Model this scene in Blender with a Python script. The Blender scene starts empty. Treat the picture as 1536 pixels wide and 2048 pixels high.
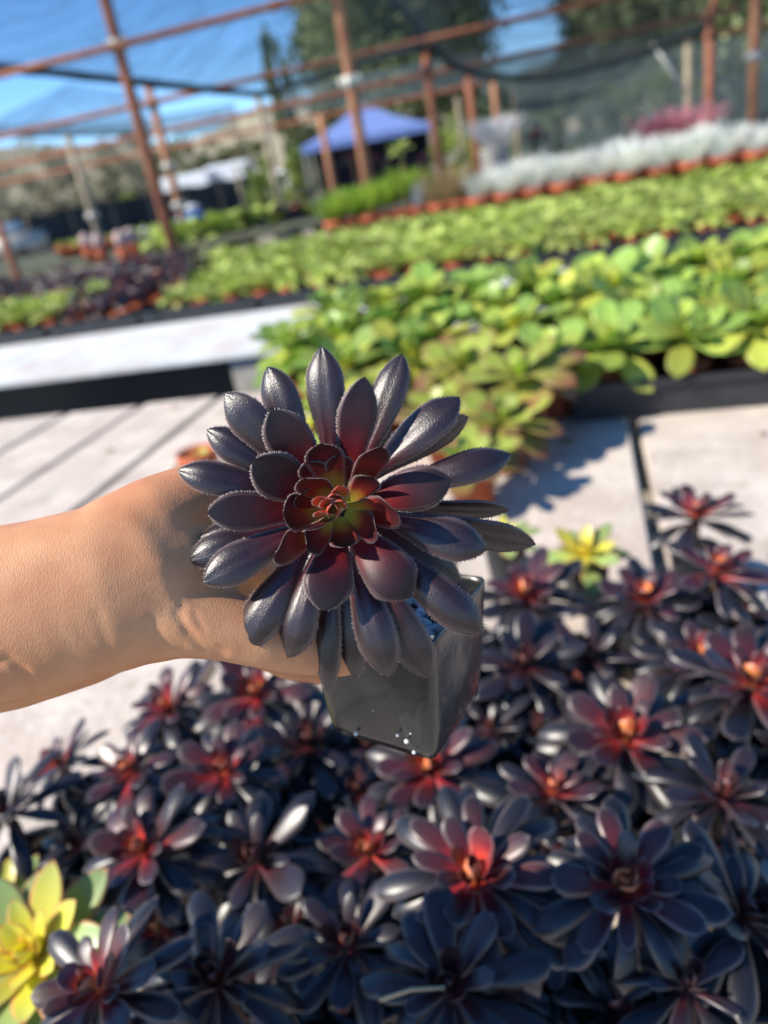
import bpy, bmesh, math, random
from mathutils import Vector, Matrix, Euler, noise
R = random.Random(7)
rad = math.radians
scene = bpy.context.scene
COL = scene.collection

# ------------------------------------------------------------------ camera
F = 1538.0
PITCH, ROLL, YAW = rad(24.5), rad(10.7), rad(17.0)
EYE = Vector((0, 0, 1.5))
fw = Vector((-math.sin(YAW) * math.cos(PITCH), math.cos(YAW) * math.cos(PITCH), -math.sin(PITCH)))
r0 = Vector((math.cos(YAW), math.sin(YAW), 0))
u0 = r0.cross(fw)
RT = math.cos(ROLL) * r0 - math.sin(ROLL) * u0
DN = -(math.cos(ROLL) * u0 + math.sin(ROLL) * r0)
cd = bpy.data.cameras.new('camera')
cam = bpy.data.objects.new('camera', cd); COL.objects.link(cam)
cam.matrix_world = Matrix(((RT.x, -DN.x, -fw.x, EYE.x), (RT.y, -DN.y, -fw.y, EYE.y), (RT.z, -DN.z, -fw.z, EYE.z), (0, 0, 0, 1)))
cd.sensor_fit = 'HORIZONTAL'; cd.sensor_width = 36.0
cd.lens = 36.0 * F / 1536.0
cd.clip_start = 0.02; cd.clip_end = 3000
cd.dof.use_dof = True; cd.dof.focus_distance = 0.274; cd.dof.aperture_fstop = 8.6
scene.camera = cam
scene.render.resolution_x = 768; scene.render.resolution_y = 1024

# ------------------------------------------------------------------ light
LIGHT = (RT * 0.91 + DN * 0.42 + fw * 0.47).normalized()      # direction the sunlight travels
ELEV = math.asin(-LIGHT.z)
w = bpy.data.worlds.new('World'); scene.world = w; w.use_nodes = True
nt = w.node_tree; nt.nodes.clear()
sky = nt.nodes.new('ShaderNodeTexSky'); sky.sky_type = 'NISHITA'; sky.sun_disc = False
sky.sun_elevation = ELEV; sky.sun_rotation = math.atan2(-LIGHT.x, -LIGHT.y)
sky.air_density = 1.0; sky.dust_density = 0.0; sky.ozone_density = 6.0; sky.altitude = 2500
bg = nt.nodes.new('ShaderNodeBackground'); bg.inputs[1].default_value = 0.148
wo = nt.nodes.new('ShaderNodeOutputWorld')
hsv = nt.nodes.new('ShaderNodeHueSaturation'); hsv.inputs['Saturation'].default_value = 1.12
nt.links.new(sky.outputs[0], hsv.inputs['Color']); nt.links.new(hsv.outputs[0], bg.inputs[0]); nt.links.new(bg.outputs[0], wo.inputs[0])
sl = bpy.data.lights.new('sun', 'SUN'); sl.energy = 5.0; sl.angle = rad(0.53); sl.color = (1.0, 0.92, 0.80)
so = bpy.data.objects.new('sun', sl); COL.objects.link(so)
so.rotation_euler = LIGHT.to_track_quat('-Z', 'Y').to_euler()
vs = scene.view_settings
vs.view_transform = 'Standard'; vs.look = 'None'; vs.exposure = 0.72; vs.gamma = 1; vs.use_curve_mapping = False
scene.render.engine = 'CYCLES'

# ------------------------------------------------------------------ helpers
def ray(px, py): return RT * ((px - 768) / F) + DN * ((py - 1024) / F) + fw
def P(px, py, d): return EYE + ray(px, py) * d
def at_z(px, py, z):
    d = ray(px, py); return EYE + d * ((z - EYE.z) / d.z)
def at_y(px, py, y):
    d = ray(px, py); return EYE + d * (y / d.y)
def dep(p): return (p - EYE).dot(fw)

def props(o, label=None, cat=None, group=None, kind=None):
    if label: o['label'] = label
    if cat: o['category'] = cat
    if group: o['group'] = group
    if kind: o['kind'] = kind
    return o
def empty(name, loc=(0, 0, 0), rot=(0, 0, 0)):
    o = bpy.data.objects.new(name, None); COL.objects.link(o)
    o.location = loc; o.rotation_euler = rot; o.empty_display_size = 0.05
    return o
def add(name, me, parent=None, mat=None, smooth=False):
    if mat and not me.materials: me.materials.append(mat)
    o = bpy.data.objects.new(name, me); COL.objects.link(o)
    if parent: o.parent = parent
    if smooth:
        for p in me.polygons: p.use_smooth = True
    return o
def mesh(name, V, Fc, mat=None, smooth=False, cols=None):
    me = bpy.data.meshes.new(name); me.from_pydata([tuple(v) for v in V], [], Fc)
    if smooth: me.polygons.foreach_set('use_smooth', [True] * len(me.polygons))
    if cols:
        a = me.color_attributes.new('tint', 'FLOAT_COLOR', 'POINT')
        a.data.foreach_set('color', [c for q in cols for c in (q[0], q[1], q[2], 1.0)])
    if mat: me.materials.append(mat)
    me.update(); return me
def bm_mesh(name, bm, mat=None, smooth=False):
    me = bpy.data.meshes.new(name); bm.to_mesh(me); bm.free()
    if smooth: me.polygons.foreach_set('use_smooth', [True] * len(me.polygons))
    if mat: me.materials.append(mat)
    return me
def box(bm, x0, x1, y0, y1, z0, z1, M=None, bev=0):
    ret = bmesh.ops.create_cube(bm, size=1)
    vs_ = ret['verts']
    for v in vs_:
        v.co = Vector(((x0 + x1) / 2 + v.co.x * (x1 - x0), (y0 + y1) / 2 + v.co.y * (y1 - y0), (z0 + z1) / 2 + v.co.z * (z1 - z0)))
    if bev:
        es = list({e for v in vs_ for e in v.link_edges})
        r = bmesh.ops.bevel(bm, geom=es, offset=bev, segments=2, affect='EDGES')
        vs_ = list({v for f in r['faces'] for v in f.verts} | {v for v in vs_ if v.is_valid})
    if M:
        for v in vs_: v.co = M @ v.co
def tube(bm, pts, rads, n=10, cap=True):
    pts = [Vector(p) for p in pts]; rings = []
    up = Vector((0.13, 0.31, 0.94))
    for i, p in enumerate(pts):
        t = (pts[min(i + 1, len(pts) - 1)] - pts[max(i - 1, 0)]).normalized()
        a = t.cross(up)
        if a.length < 1e-4: a = t.cross(Vector((1, 0, 0)))
        a.normalize(); b = t.cross(a)
        r = rads[i] if isinstance(rads, (list, tuple)) else rads
        rings.append([bm.verts.new(p + (a * math.cos(2 * math.pi * k / n) + b * math.sin(2 * math.pi * k / n)) * r) for k in range(n)])
    for i in range(len(rings) - 1):
        for k in range(n):
            bm.faces.new((rings[i][k], rings[i][(k + 1) % n], rings[i + 1][(k + 1) % n], rings[i + 1][k]))
    if cap:
        bm.faces.new(rings[0][::-1]); bm.faces.new(rings[-1])
def lathe(bm, prof, n=20, c=(0, 0, 0)):
    rings = [[bm.verts.new((c[0] + r * math.cos(2 * math.pi * k / n), c[1] + r * math.sin(2 * math.pi * k / n), c[2] + z)) for k in range(n)] for r, z in prof]
    for i in range(len(rings) - 1):
        for k in range(n):
            bm.faces.new((rings[i][k], rings[i][(k + 1) % n], rings[i + 1][(k + 1) % n], rings[i + 1][k]))

# ------------------------------------------------------------------ materials
def mat(name, col=(.5, .5, .5), rough=.6, spec=.5, noise_amt=0, noise_scale=5, bump=0, bump_scale=40, trans=0, tint=False, tcol=None, sss=0, coat=0, metal=0, alpha=None, detail=4, col2=None, rnd=0, coord='Object', bump_dist=.001):
    m = bpy.data.materials.new(name); m.use_nodes = True; t = m.node_tree; N = t.nodes; K = t.links
    b = N['Principled BSDF']; out = N['Material Output']
    b.inputs['Roughness'].default_value = rough; b.inputs['Specular IOR Level'].default_value = spec
    b.inputs['Metallic'].default_value = metal; b.inputs['Coat Weight'].default_value = coat
    if tint:
        a = N.new('ShaderNodeAttribute'); a.attribute_name = 'tint'; c = a.outputs['Color']
    else:
        a = N.new('ShaderNodeRGB'); a.outputs[0].default_value = (*col, 1); c = a.outputs[0]
    tc = N.new('ShaderNodeTexCoord')
    if noise_amt or col2:
        n = N.new('ShaderNodeTexNoise'); n.inputs['Scale'].default_value = noise_scale; n.inputs['Detail'].default_value = detail
        K.new(tc.outputs[coord], n.inputs['Vector'])
        rp = N.new('ShaderNodeMapRange'); rp.inputs[1].default_value = .3; rp.inputs[2].default_value = .7
        K.new(n.outputs[0], rp.inputs[0])
        mx = N.new('ShaderNodeMix'); mx.data_type = 'RGBA'
        if col2:
            K.new(rp.outputs[0], mx.inputs[0]); K.new(c, mx.inputs[6]); mx.inputs[7].default_value = (*col2, 1)
        else:
            rp.inputs[3].default_value = 1 - noise_amt; rp.inputs[4].default_value = 1 + noise_amt * .6
            mx.blend_type = 'MULTIPLY'; mx.inputs[0].default_value = 1
            K.new(c, mx.inputs[6]); K.new(rp.outputs[0], mx.inputs[7])
        c = mx.outputs[2]
    if rnd:
        oi = N.new('ShaderNodeObjectInfo'); rr = N.new('ShaderNodeMapRange')
        rr.inputs[3].default_value = 1 - rnd; rr.inputs[4].default_value = 1 + rnd
        K.new(oi.outputs['Random'], rr.inputs[0])
        hs = N.new('ShaderNodeHueSaturation'); K.new(rr.outputs[0], hs.inputs['Value']); K.new(c, hs.inputs['Color']); c = hs.outputs[0]
    K.new(c, b.inputs['Base Color'])
    if bump:
        n = N.new('ShaderNodeTexNoise'); n.inputs['Scale'].default_value = bump_scale; n.inputs['Detail'].default_value = 5
        K.new(tc.outputs[coord], n.inputs['Vector'])
        bp = N.new('ShaderNodeBump'); bp.inputs['Strength'].default_value = bump; bp.inputs['Distance'].default_value = bump_dist
        K.new(n.outputs[0], bp.inputs['Height']); K.new(bp.outputs[0], b.inputs['Normal'])
    if sss:
        b.inputs['Subsurface Weight'].default_value = sss; b.inputs['Subsurface Radius'].default_value = (1, .35, .2); b.inputs['Subsurface Scale'].default_value = .004
    s = b.outputs[0]
    if trans:
        tr = N.new('ShaderNodeBsdfTranslucent'); ms = N.new('ShaderNodeMixShader'); ms.inputs[0].default_value = trans
        if tcol: tr.inputs[0].default_value = (*tcol, 1)
        else: K.new(c, tr.inputs[0])
        K.new(s, ms.inputs[1]); K.new(tr.outputs[0], ms.inputs[2]); s = ms.outputs[0]
    if alpha is not None:
        tp = N.new('ShaderNodeBsdfTransparent'); ms = N.new('ShaderNodeMixShader'); ms.inputs[0].default_value = alpha
        K.new(tp.outputs[0], ms.inputs[1]); K.new(s, ms.inputs[2]); s = ms.outputs[0]
    K.new(s, out.inputs[0])
    return m
M = {}
M['dark_leaf'] = mat('dark_leaf', rough=.34, spec=.7, tint=True, noise_amt=.25, noise_scale=90, bump=.68, bump_scale=1900, bump_dist=.00022, trans=.05)
def farina(m):
    """fine papillae, their glitter painted in as paler specks of base colour"""
    t = m.node_tree; N = t.nodes; K = t.links; bs = N['Principled BSDF']; src = bs.inputs['Base Color'].links[0].from_socket
    tc = N.new('ShaderNodeTexCoord')
    for sc, lo, hi, amt, col in ((1900, .56, .68, .22, (.09, .085, .09)), (110, .50, .78, .15, (.025, .020, .022))):
        n = N.new('ShaderNodeTexNoise'); n.inputs['Scale'].default_value = sc; n.inputs['Detail'].default_value = 3; K.new(tc.outputs['Object'], n.inputs['Vector'])
        r = N.new('ShaderNodeMapRange'); r.inputs[1].default_value = lo; r.inputs[2].default_value = hi; r.inputs[4].default_value = amt; K.new(n.outputs[0], r.inputs[0])
        x = N.new('ShaderNodeMix'); x.data_type = 'RGBA'; x.blend_type = 'ADD'; K.new(r.outputs[0], x.inputs[0]); K.new(src, x.inputs[6]); x.inputs[7].default_value = (*col, 1); src = x.outputs[2]
    K.new(src, bs.inputs['Base Color'])
farina(M['dark_leaf'])
M['heart_leaf'] = mat('heart_leaf', rough=.44, spec=.32, tint=True, noise_amt=.25, noise_scale=90, bump=.5, bump_scale=1900, bump_dist=.0002, trans=.07)
M['bench_leaf'] = mat('bench_leaf', rough=.37, spec=.65, tint=True, rnd=.35, trans=.04, bump=.12, bump_scale=700, bump_dist=.0003)
M['green_leaf'] = mat('green_leaf', rough=.35, spec=.5, tint=True, rnd=.25, trans=.42)
M['lime_leaf'] = mat('lime_leaf', rough=.45, spec=.4, tint=True, rnd=.22, trans=.40)
M['silver_leaf'] = mat('silver_leaf', rough=.7, spec=.3, tint=True, rnd=.15, trans=.2)
M['bush_leaf'] = mat('bush_leaf', rough=.6, spec=.3, tint=True, trans=.3)
M['plank'] = mat('plank', (.43, .365, .31), .85, .2, col2=(.64, .57, .49), noise_scale=7, detail=10, bump=.7, bump_scale=60, bump_dist=.004, rnd=.06)
def weather(m, spots=(.30, .24, .17)):
    """grey bloom, pink-brown stains and dark specks on the boards"""
    t = m.node_tree; N = t.nodes; K = t.links; bs = N['Principled BSDF']; src = bs.inputs['Base Color'].links[0].from_socket
    tc = N.new('ShaderNodeTexCoord')
    for sc, lo, hi, col, amt in ((2.6, .48, .66, (.46, .37, .31), .7), (9, .56, .70, (.36, .32, .27), .55), (26, .58, .70, spots, .8), (55, .58, .70, (.78, .74, .67), .7)):
        n = N.new('ShaderNodeTexNoise'); n.inputs['Scale'].default_value = sc; n.inputs['Detail'].default_value = 7; n.inputs['Roughness'].default_value = .65; K.new(tc.outputs['Object'], n.inputs['Vector'])
        r = N.new('ShaderNodeMapRange'); r.inputs[1].default_value = lo; r.inputs[2].default_value = hi; r.inputs[4].default_value = amt; K.new(n.outputs[0], r.inputs[0])
        x = N.new('ShaderNodeMix'); x.data_type = 'RGBA'; K.new(r.outputs[0], x.inputs[0]); K.new(src, x.inputs[6]); x.inputs[7].default_value = (*col, 1); src = x.outputs[2]
    K.new(src, bs.inputs['Base Color'])
weather(M['plank'])
M['white_top'] = mat('white_top', (.52, .54, .54), .7, .3, col2=(.66, .68, .68), noise_scale=5, detail=9)
weather(M['white_top'], (.30, .30, .27))
M['block'] = mat('block', (.36, .34, .30), .9, .1, noise_amt=.25, noise_scale=12, bump=.5, bump_scale=50)
M['black_plastic'] = mat('black_plastic', (.022, .024, .028), .42, .5, noise_amt=.3, noise_scale=20)
M['black_sheet'] = mat('black_sheet', (.012, .014, .017), .5, .4, noise_amt=.3, noise_scale=6)
M['terracotta'] = mat('terracotta', (.42, .11, .05), .8, .2, noise_amt=.25, noise_scale=25, rnd=.15)
M['rust'] = mat('rust', (.17, .062, .038), .8, .25, col2=(.30, .12, .065), noise_scale=9, detail=8, bump=.4, bump_scale=60, bump_dist=.002)
M['rust_light'] = mat('rust_light', (.27, .11, .06), .8, .25, col2=(.42, .21, .11), noise_scale=7, detail=8)
M['galv'] = mat('galv', (.42, .42, .38), .5, .5, metal=.3, noise_amt=.15)
M['tan_pole'] = mat('tan_pole', (.30, .24, .16), .7, .3, noise_amt=.3, noise_scale=8)
M['soil'] = mat('soil', (.045, .035, .028), .95, .1, noise_amt=.6, noise_scale=120, bump=1, bump_scale=300, bump_dist=.004)
M['perlite'] = mat('perlite', (.72, .72, .70), .9, .1, noise_amt=.15, noise_scale=300)
M['stem'] = mat('stem', (.10, .06, .04), .8, .2, noise_amt=.4, noise_scale=200)
M['pale_leaf'] = mat('pale_leaf', (.35, .45, .12), .5, .4, trans=.3)
M['straw'] = mat('straw', (.45, .33, .18), .7, .2)

# ------------------------------------------------------------------ setting
def ground():
    V = []; Fc = []; n = 70
    for j in range(n + 1):
        for i in range(n + 1):
            x = -500 + 1000 * i / n; y = -60 + 1000 * j / n
            x = x * (abs(x) / 500) ** .8; y = y * (abs(y) / 940) ** .8
            V.append((x, y, 0.0 if y < 60 else -0.0))
    for j in range(n):
        for i in range(n):
            a = j * (n + 1) + i; Fc.append((a, a + 1, a + n + 2, a + n + 1))
    m = mat('earth', (.20, .17, .13), .95, .1, col2=(.29, .26, .21), noise_scale=.8, detail=8, bump=.4, bump_scale=8, bump_dist=.03)
    o = add('ground', mesh('ground', V, Fc, m)); props(o, kind='structure')
ground()
def hill(name, pts, dist, depth, colr, colr2):
    """terrain strip whose ridge passes through the given sight lines at its far edge"""
    V = []; Fc = []; n = 70; rows = 10; R_ = []
    for px, py in pts:
        d = ray(px, py); h = math.hypot(d.x, d.y); R_.append((math.atan2(d.x, d.y), d.z / h))
    for j in range(rows):
        f = j / (rows - 1)
        for i in range(n):
            u = i / (n - 1); k = u * (len(pts) - 1); a = int(min(k, len(pts) - 2)); fr = k - a; fr = fr * fr * (3 - 2 * fr)
            az = R_[a][0] * (1 - fr) + R_[a + 1][0] * fr; el = R_[a][1] * (1 - fr) + R_[a + 1][1] * fr
            d = dist + depth * f; top = EYE.z + el * (dist + depth * .8)
            prof = math.sin(min(1, f / .8) * math.pi / 2) if f < .8 else 1 - (f - .8) * 1.5
            V.append((math.sin(az) * d, math.cos(az) * d, top * prof * (1 + .05 * noise.noise(Vector((az * 14, f * 3, 1)))) - 2 * (1 - f)))
    for j in range(rows - 1):
        for i in range(n - 1):
            a = j * n + i; Fc.append((a, a + 1, a + n + 1, a + n))
    m = mat(name + '_soil', colr, .95, .1, col2=colr2, noise_scale=.06, detail=9)
    o = add('hill', mesh(name, V, Fc, m, True)); props(o, kind='structure')
hill('far_hill', [(-600, 385), (-150, 305), (0, 290), (200, 285), (380, 278), (430, 262), (480, 228), (520, 205), (600, 190), (760, 180), (1000, 165), (1500, 120), (2100, 60)], 190, 90, (.24, .22, .16), (.34, .30, .21))

# ---- benches
def bench_near():
    b = empty('nursery_bench', (-.3, 1.3, 0))
    props(b, 'near bench of long pale weathered planks carrying the black rosette plants', 'bench')
    xs = [-3.40, -3.09, -2.78, -2.47, -2.16, -1.85, -1.54, -1.23, -.92, -.58, -.25, .095, .80, 1.5, 2.2]
    for i in range(len(xs) - 1):
        bm = bmesh.new()
        x0, x1 = xs[i] + .011, xs[i + 1] - .011
        ys = R.uniform(-.015, .015)
        box(bm, x0, x1, -.25, 2.39 + ys, .815, .85 + R.uniform(-.002, .0), bev=.005)
        for v in bm.verts: v.co -= Vector((-.3, 1.3, 0))
        add('plank', bm_mesh('plank', bm, M['plank']), b)
    for y in (0.0, 1.05, 2.2):
        bm = bmesh.new(); box(bm, -3.4, 2.2, y - .05, y + .05, .72, .812)
        for v in bm.verts: v.co -= Vector((-.3, 1.3, 0))
        add('crossbeam', bm_mesh('crossbeam', bm, M['block']), b)
    for x in (-3.0, -1.6, -.2, 1.2):
        for y in (0.0, 1.05, 2.2):
            bm = bmesh.new(); box(bm, x - .1, x + .1, y - .1, y + .1, 0, .718, bev=.006)
            for v in bm.verts: v.co -= Vector((-.3, 1.3, 0))
            add('block_leg', bm_mesh('block_leg', bm, M['block']), b)
bench_near()
def bench_second():
    c = Vector((-1, 5, 0)); b = empty('nursery_bench', c)
    props(b, 'second bench with a white painted top, across the aisle, under the lime green beds', 'bench')
    x = -9.0
    while x < 5:
        bm = bmesh.new(); box(bm, x + .002, x + 1.99, 3.02, 6.92, .825, .85, bev=.004)
        for v in bm.verts: v.co -= c
        add('top_panel', bm_mesh('top_panel', bm, M['white_top']), b); x += 2.0
    for x in (-8.2, -4.9, -1.50, 1.9, 4.2):
        for y in (3.16, 4.9, 6.6):
            bm = bmesh.new(); box(bm, x, x + .30, y - .11, y + .01, 0, .823, bev=.008)
            for v in bm.verts: v.co -= c
            add('block_leg', bm_mesh('block_leg', bm, M['block']), b)
    # black sheet behind the front legs, standing in for shade under the bench
    V = []; Fc = []; n = 80
    for j in range(5):
        for i in range(n):
            u = i / (n - 1); V.append((-9 + 14 * u - c.x, 3.21 + .012 * math.sin(i * 1.3) + .01 * math.sin(i * 3.1) - c.y, .82 * j / 4 + .002))
    for j in range(4):
        for i in range(n - 1):
            a = j * n + i; Fc.append((a, a + 1, a + n + 1, a + n))
    add('under_bench_shade', mesh('under_bench_shade', V, Fc, M['black_sheet'], True), b)
bench_second()
M['third_top'] = mat('third_top', (.07, .075, .055), .9, .1, col2=(.12, .13, .08), noise_scale=5)
def bench_third():
    c = Vector((-7, 10, 0)); b = empty('nursery_bench', c)
    props(b, 'farthest low bench holding the terracotta pots and the blue cooler', 'bench')
    for i in range(6):
        bm = bmesh.new(); box(bm, -16 + i * 2.6 + .005, -16 + i * 2.6 + 2.59, 9.3, 13.6, .86, .92, bev=.004)
        for v in bm.verts: v.co -= c
        add('top_panel', bm_mesh('top_panel', bm, M['third_top']), b)
    for i in range(7):
        for y in (9.5, 13.3):
            bm = bmesh.new(); box(bm, -15.6 + i * 2.4, -15.3 + i * 2.4, y - .1, y + .1, 0, .858)
            for v in bm.verts: v.co -= c
            add('block_leg', bm_mesh('block_leg', bm, M['block']), b)
bench_third()

# ------------------------------------------------------------------ leaves
def lerp(a, b, t): return tuple(a[i] * (1 - t) + b[i] * t for i in range(3))
def ramp(stops, x):
    if x <= stops[0][0]: return stops[0][1]
    for (a, ca), (b, cb) in zip(stops, stops[1:]):
        if x <= b: return lerp(ca, cb, (x - a) / (b - a))
    return stops[-1][1]
def wprof(s, base=.26, peak=.66, sharp=.78):
    if s < peak:
        u = s / peak; return base + (1 - base) * (u * u * (3 - 2 * u)) ** .9
    u = (s - peak) / (1 - peak); return max(0.0, 1 - u ** 2.1) ** sharp
def leaf_geo(centre, normal, width, colf, ns, nw, thick, cup, teeth=0, tooth=.0006, base=.26, peak=.66, sharp=.78, groove=0, rng=R, wob=0):
    """closed leaf solid; centre(s)->Vector, normal(s)->Vector hint"""
    C = [centre(i / ns) for i in range(ns + 1)]
    V = []; Fc = []; cols = []
    top = []; bot = []; marg = [[], []]
    for i in range(ns + 1):
        s = i / ns
        T = (C[min(i + 1, ns)] - C[max(i - 1, 0)]).normalized()
        Nn = normal(s); Nn = (Nn - T * Nn.dot(T)).normalized(); B = Nn.cross(T)
        wd = width * wprof(s, base, peak, sharp) * .5
        if wob: wd *= 1 + wob * noise.noise(C[0] * 300 + Vector((s * 4, 0, 0)))
        th = thick * (1 - .5 * s) * min(1, 4 * (1 - s) + .15)
        rt = []; rb = []
        for j in range(nw + 1):
            e = -1 + 2 * j / nw
            z = cup * wd * (e * e - .35) - groove * width * math.exp(-(e / .16) ** 2) * (1 - .6 * s)
            if wob: z += wob * .12 * width * noise.noise(Vector((s * 5, e * 1.6, C[0].x * 900)))
            p = C[i] + B * (wd * e) + Nn * z
            k = math.sqrt(max(0, 1 - e * e))
            rt.append(len(V)); V.append(p + Nn * th * (.12 + .38 * k)); cols.append(colf(s, abs(e)))
            rb.append(len(V)); V.append(p - Nn * th * (.12 + .55 * k)); cols.append(lerp(colf(s, abs(e)), (.03, .025, .03), .25) if teeth else colf(s, abs(e)))
        top.append(rt); bot.append(rb)
        for sd, j in ((0, 0), (1, nw)):
            marg[sd].append((C[i] + B * wd * (-1 if sd == 0 else 1) + Nn * cup * wd * .65, B * (-1 if sd == 0 else 1), T, s))
    for i in range(ns):
        for j in range(nw):
            Fc.append((top[i][j], top[i][j + 1], top[i + 1][j + 1], top[i + 1][j]))
            Fc.append((bot[i][j], bot[i + 1][j], bot[i + 1][j + 1], bot[i][j + 1]))
        Fc.append((top[i][0], top[i + 1][0], bot[i + 1][0], bot[i][0]))
        Fc.append((top[i][nw], bot[i][nw], bot[i + 1][nw], top[i + 1][nw]))
    if teeth:
        for sd in (0, 1):
            m = marg[sd]
            for k in range(teeth):
                s = .10 + .885 * (k + rng.uniform(-.25, .25)) / teeth
                x = s * ns; i = int(min(x, ns - 1)); f = x - i
                p = m[i][0].lerp(m[i + 1][0], f); out = m[i][1].lerp(m[i + 1][1], f); T = (m[i + 1][0] - m[i][0]).normalized()
                od = (out - T * out.dot(T)).normalized()
                l = tooth * rng.uniform(.6, 1.25); wv = tooth * .42
                Nq = od.cross(T)
                a = len(V)
                V += [p - T * wv - od * .0001, p + T * wv - od * .0001, p + od * l + T * l * .35 + Nq * l * rng.uniform(-.3, .3), p + Nq * wv * 1.0 - od * .0001]
                cc = lerp(colf(s, 1.0), (.55, .48, .46), .85)
                cols += [colf(s, 1), colf(s, 1), cc, colf(s, 1)]
                Fc += [(a, a + 1, a + 2), (a + 1, a + 3, a + 2), (a + 3, a, a + 2)]
    return V, Fc, cols

DARK = dict(
    outer=[(0, (.15, .012, .016)), (.25, (.060, .008, .013)), (.5, (.020, .008, .011)), (1, (.013, .009, .012))],
    mid=[(0, (.34, .04, .022)), (.26, (.14, .009, .013)), (.52, (.038, .008, .012)), (.8, (.018, .010, .014)), (1, (.016, .013, .016))],
    inner=[(0, (.42, .36, .05)), (.16, (.42, .20, .03)), (.34, (.24, .022, .016)), (.65, (.065, .009, .012)), (1, (.03, .014, .016))],
    core=[(0, (.50, .48, .08)), (.35, (.50, .26, .05)), (.65, (.62, .08, .04)), (1, (.55, .08, .05))])
def dark_col(ring):
    st = DARK[ring]
    def f(s, e):
        c = ramp(st, s + .08 * (1 - e) * (-1))
        if e > .9: c = lerp(c, (.22, .15, .15), .45)
        return c
    return f

# ------------------------------------------------------------------ generic rosettes (unit leaves along +X)
def unit_leaf(name, colf, mt, width=.34, arch=(0, 0), cup=-.25, ns=8, nw=4, thick=.03, base=.2, peak=.7, sharp=.8, seed=0, teeth=0, groove=0):
    rg = random.Random(seed); tw = rg.uniform(-.15, .15); sd = rg.uniform(-.05, .05)
    cen = lambda s: Vector((s * (1 - .25 * abs(arch[1]) * s * s), sd * s * s, arch[0] * s + arch[1] * s * s))
    nor = lambda s: Vector((0, tw * s, 1))
    V, Fc, c = leaf_geo(cen, nor, width, colf, ns, nw, thick, cup, base=base, peak=peak, sharp=sharp, rng=rg, teeth=teeth, tooth=.012, groove=groove)
    return mesh(name, V, Fc, mt, True, c)
BD = dict(
    outer=[(0, (.12, .010, .016)), (.15, (.035, .008, .013)), (.35, (.009, .007, .011)), (1, (.011, .011, .014))],
    mid=[(0, (.58, .09, .05)), (.25, (.30, .02, .028)), (.5, (.07, .011, .015)), (1, (.016, .013, .016))],
    inner=[(0, (.80, .36, .08)), (.32, (.55, .05, .035)), (.65, (.14, .012, .017)), (1, (.05, .02, .024))],
    core=[(0, (.80, .45, .09)), (.5, (.80, .34, .09)), (1, (.70, .16, .07))])
def colfun(st, edge=None, ea=.6, e0=.82):
    def f(s, e):
        c = ramp(st, s)
        if edge and (e > e0 or s > .94): c = lerp(c, edge, ea)
        return c
    return f
LEAF = {}
def reg(style, ring, variants): LEAF[(style, ring)] = variants
for ring, wd, ar, cu in (('outer', .26, (.16, -.40), -.30), ('mid', .37, (.08, -.20), -.10), ('inner', .50, (0, .10), .25), ('core', .75, (0, .3), .55)):
    reg('black', ring, [unit_leaf('leaf', colfun(BD[ring], (.22, .17, .17), .45, .93), M['bench_leaf'], wd * k, (ar[0], ar[1] * q), cu, seed=i, ns=12, nw=6, thick=.028, base=.15 if ring == 'outer' else .26, peak=.74, sharp=.60, groove=.03) for i, (k, q) in enumerate(((1, 1), (.85, 1.5), (1.1, .5)))])
for ring in ('outer', 'mid', 'inner', 'core'):  # darker leaf colours that stand in for shade on these rosettes
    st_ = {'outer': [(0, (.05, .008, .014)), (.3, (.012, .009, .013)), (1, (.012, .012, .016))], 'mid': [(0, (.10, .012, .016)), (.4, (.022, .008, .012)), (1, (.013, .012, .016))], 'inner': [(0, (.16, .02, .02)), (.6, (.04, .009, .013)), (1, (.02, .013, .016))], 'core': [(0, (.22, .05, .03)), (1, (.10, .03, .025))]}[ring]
    reg('painted_shade', ring, [unit_leaf('leaf', colfun(st_, (.10, .09, .10), .4, .93), M['bench_leaf'], {'outer': .26, 'mid': .32, 'inner': .46, 'core': .75}[ring] * k, {'outer': (.16, -.40 * q), 'mid': (.08, -.20 * q), 'inner': (0, .16), 'core': (0, .3)}[ring], {'outer': -.3, 'mid': -.12, 'inner': .3, 'core': .5}[ring], seed=i + 5, ns=12, nw=6, thick=.028, base=.16 if ring == 'outer' else .26, peak=.74, sharp=.62, groove=.03) for i, (k, q) in enumerate(((1, 1), (.85, 1.5), (1.1, .5)))])
GR = dict(
    outer=[(0, (.60, .62, .14)), (.3, (.46, .55, .10)), (1, (.36, .49, .09))],
    mid=[(0, (.68, .68, .16)), (.4, (.54, .62, .11)), (1, (.42, .55, .10))],
    inner=[(0, (.55, .58, .12)), (1, (.30, .47, .06))], core=[(0, (.55, .58, .12)), (1, (.40, .52, .08))])
for ring, wd, ar, cu in (('outer', .50, (.14, -.32), .15), ('mid', .52, (.04, -.10), .2), ('inner', .6, (0, .10), .35), ('core', .7, (0, .3), .5)):
    reg('green', ring, [unit_leaf('leaf', colfun([(s_, (c_[0] * (1, 1.25, .72)[i], c_[1] * (1, 1.08, .86)[i], c_[2])) for s_, c_ in GR[ring]], (.40, .30, .10) if i == 1 else None, .4, .9), M['green_leaf'], wd * k, (ar[0], ar[1] * q), cu, seed=10 + i, ns=9, nw=6, thick=.04, base=.26, peak=.72, sharp=.68) for i, (k, q) in enumerate(((1, 1), (.85, 1.5), (1.1, .4)))])
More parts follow.
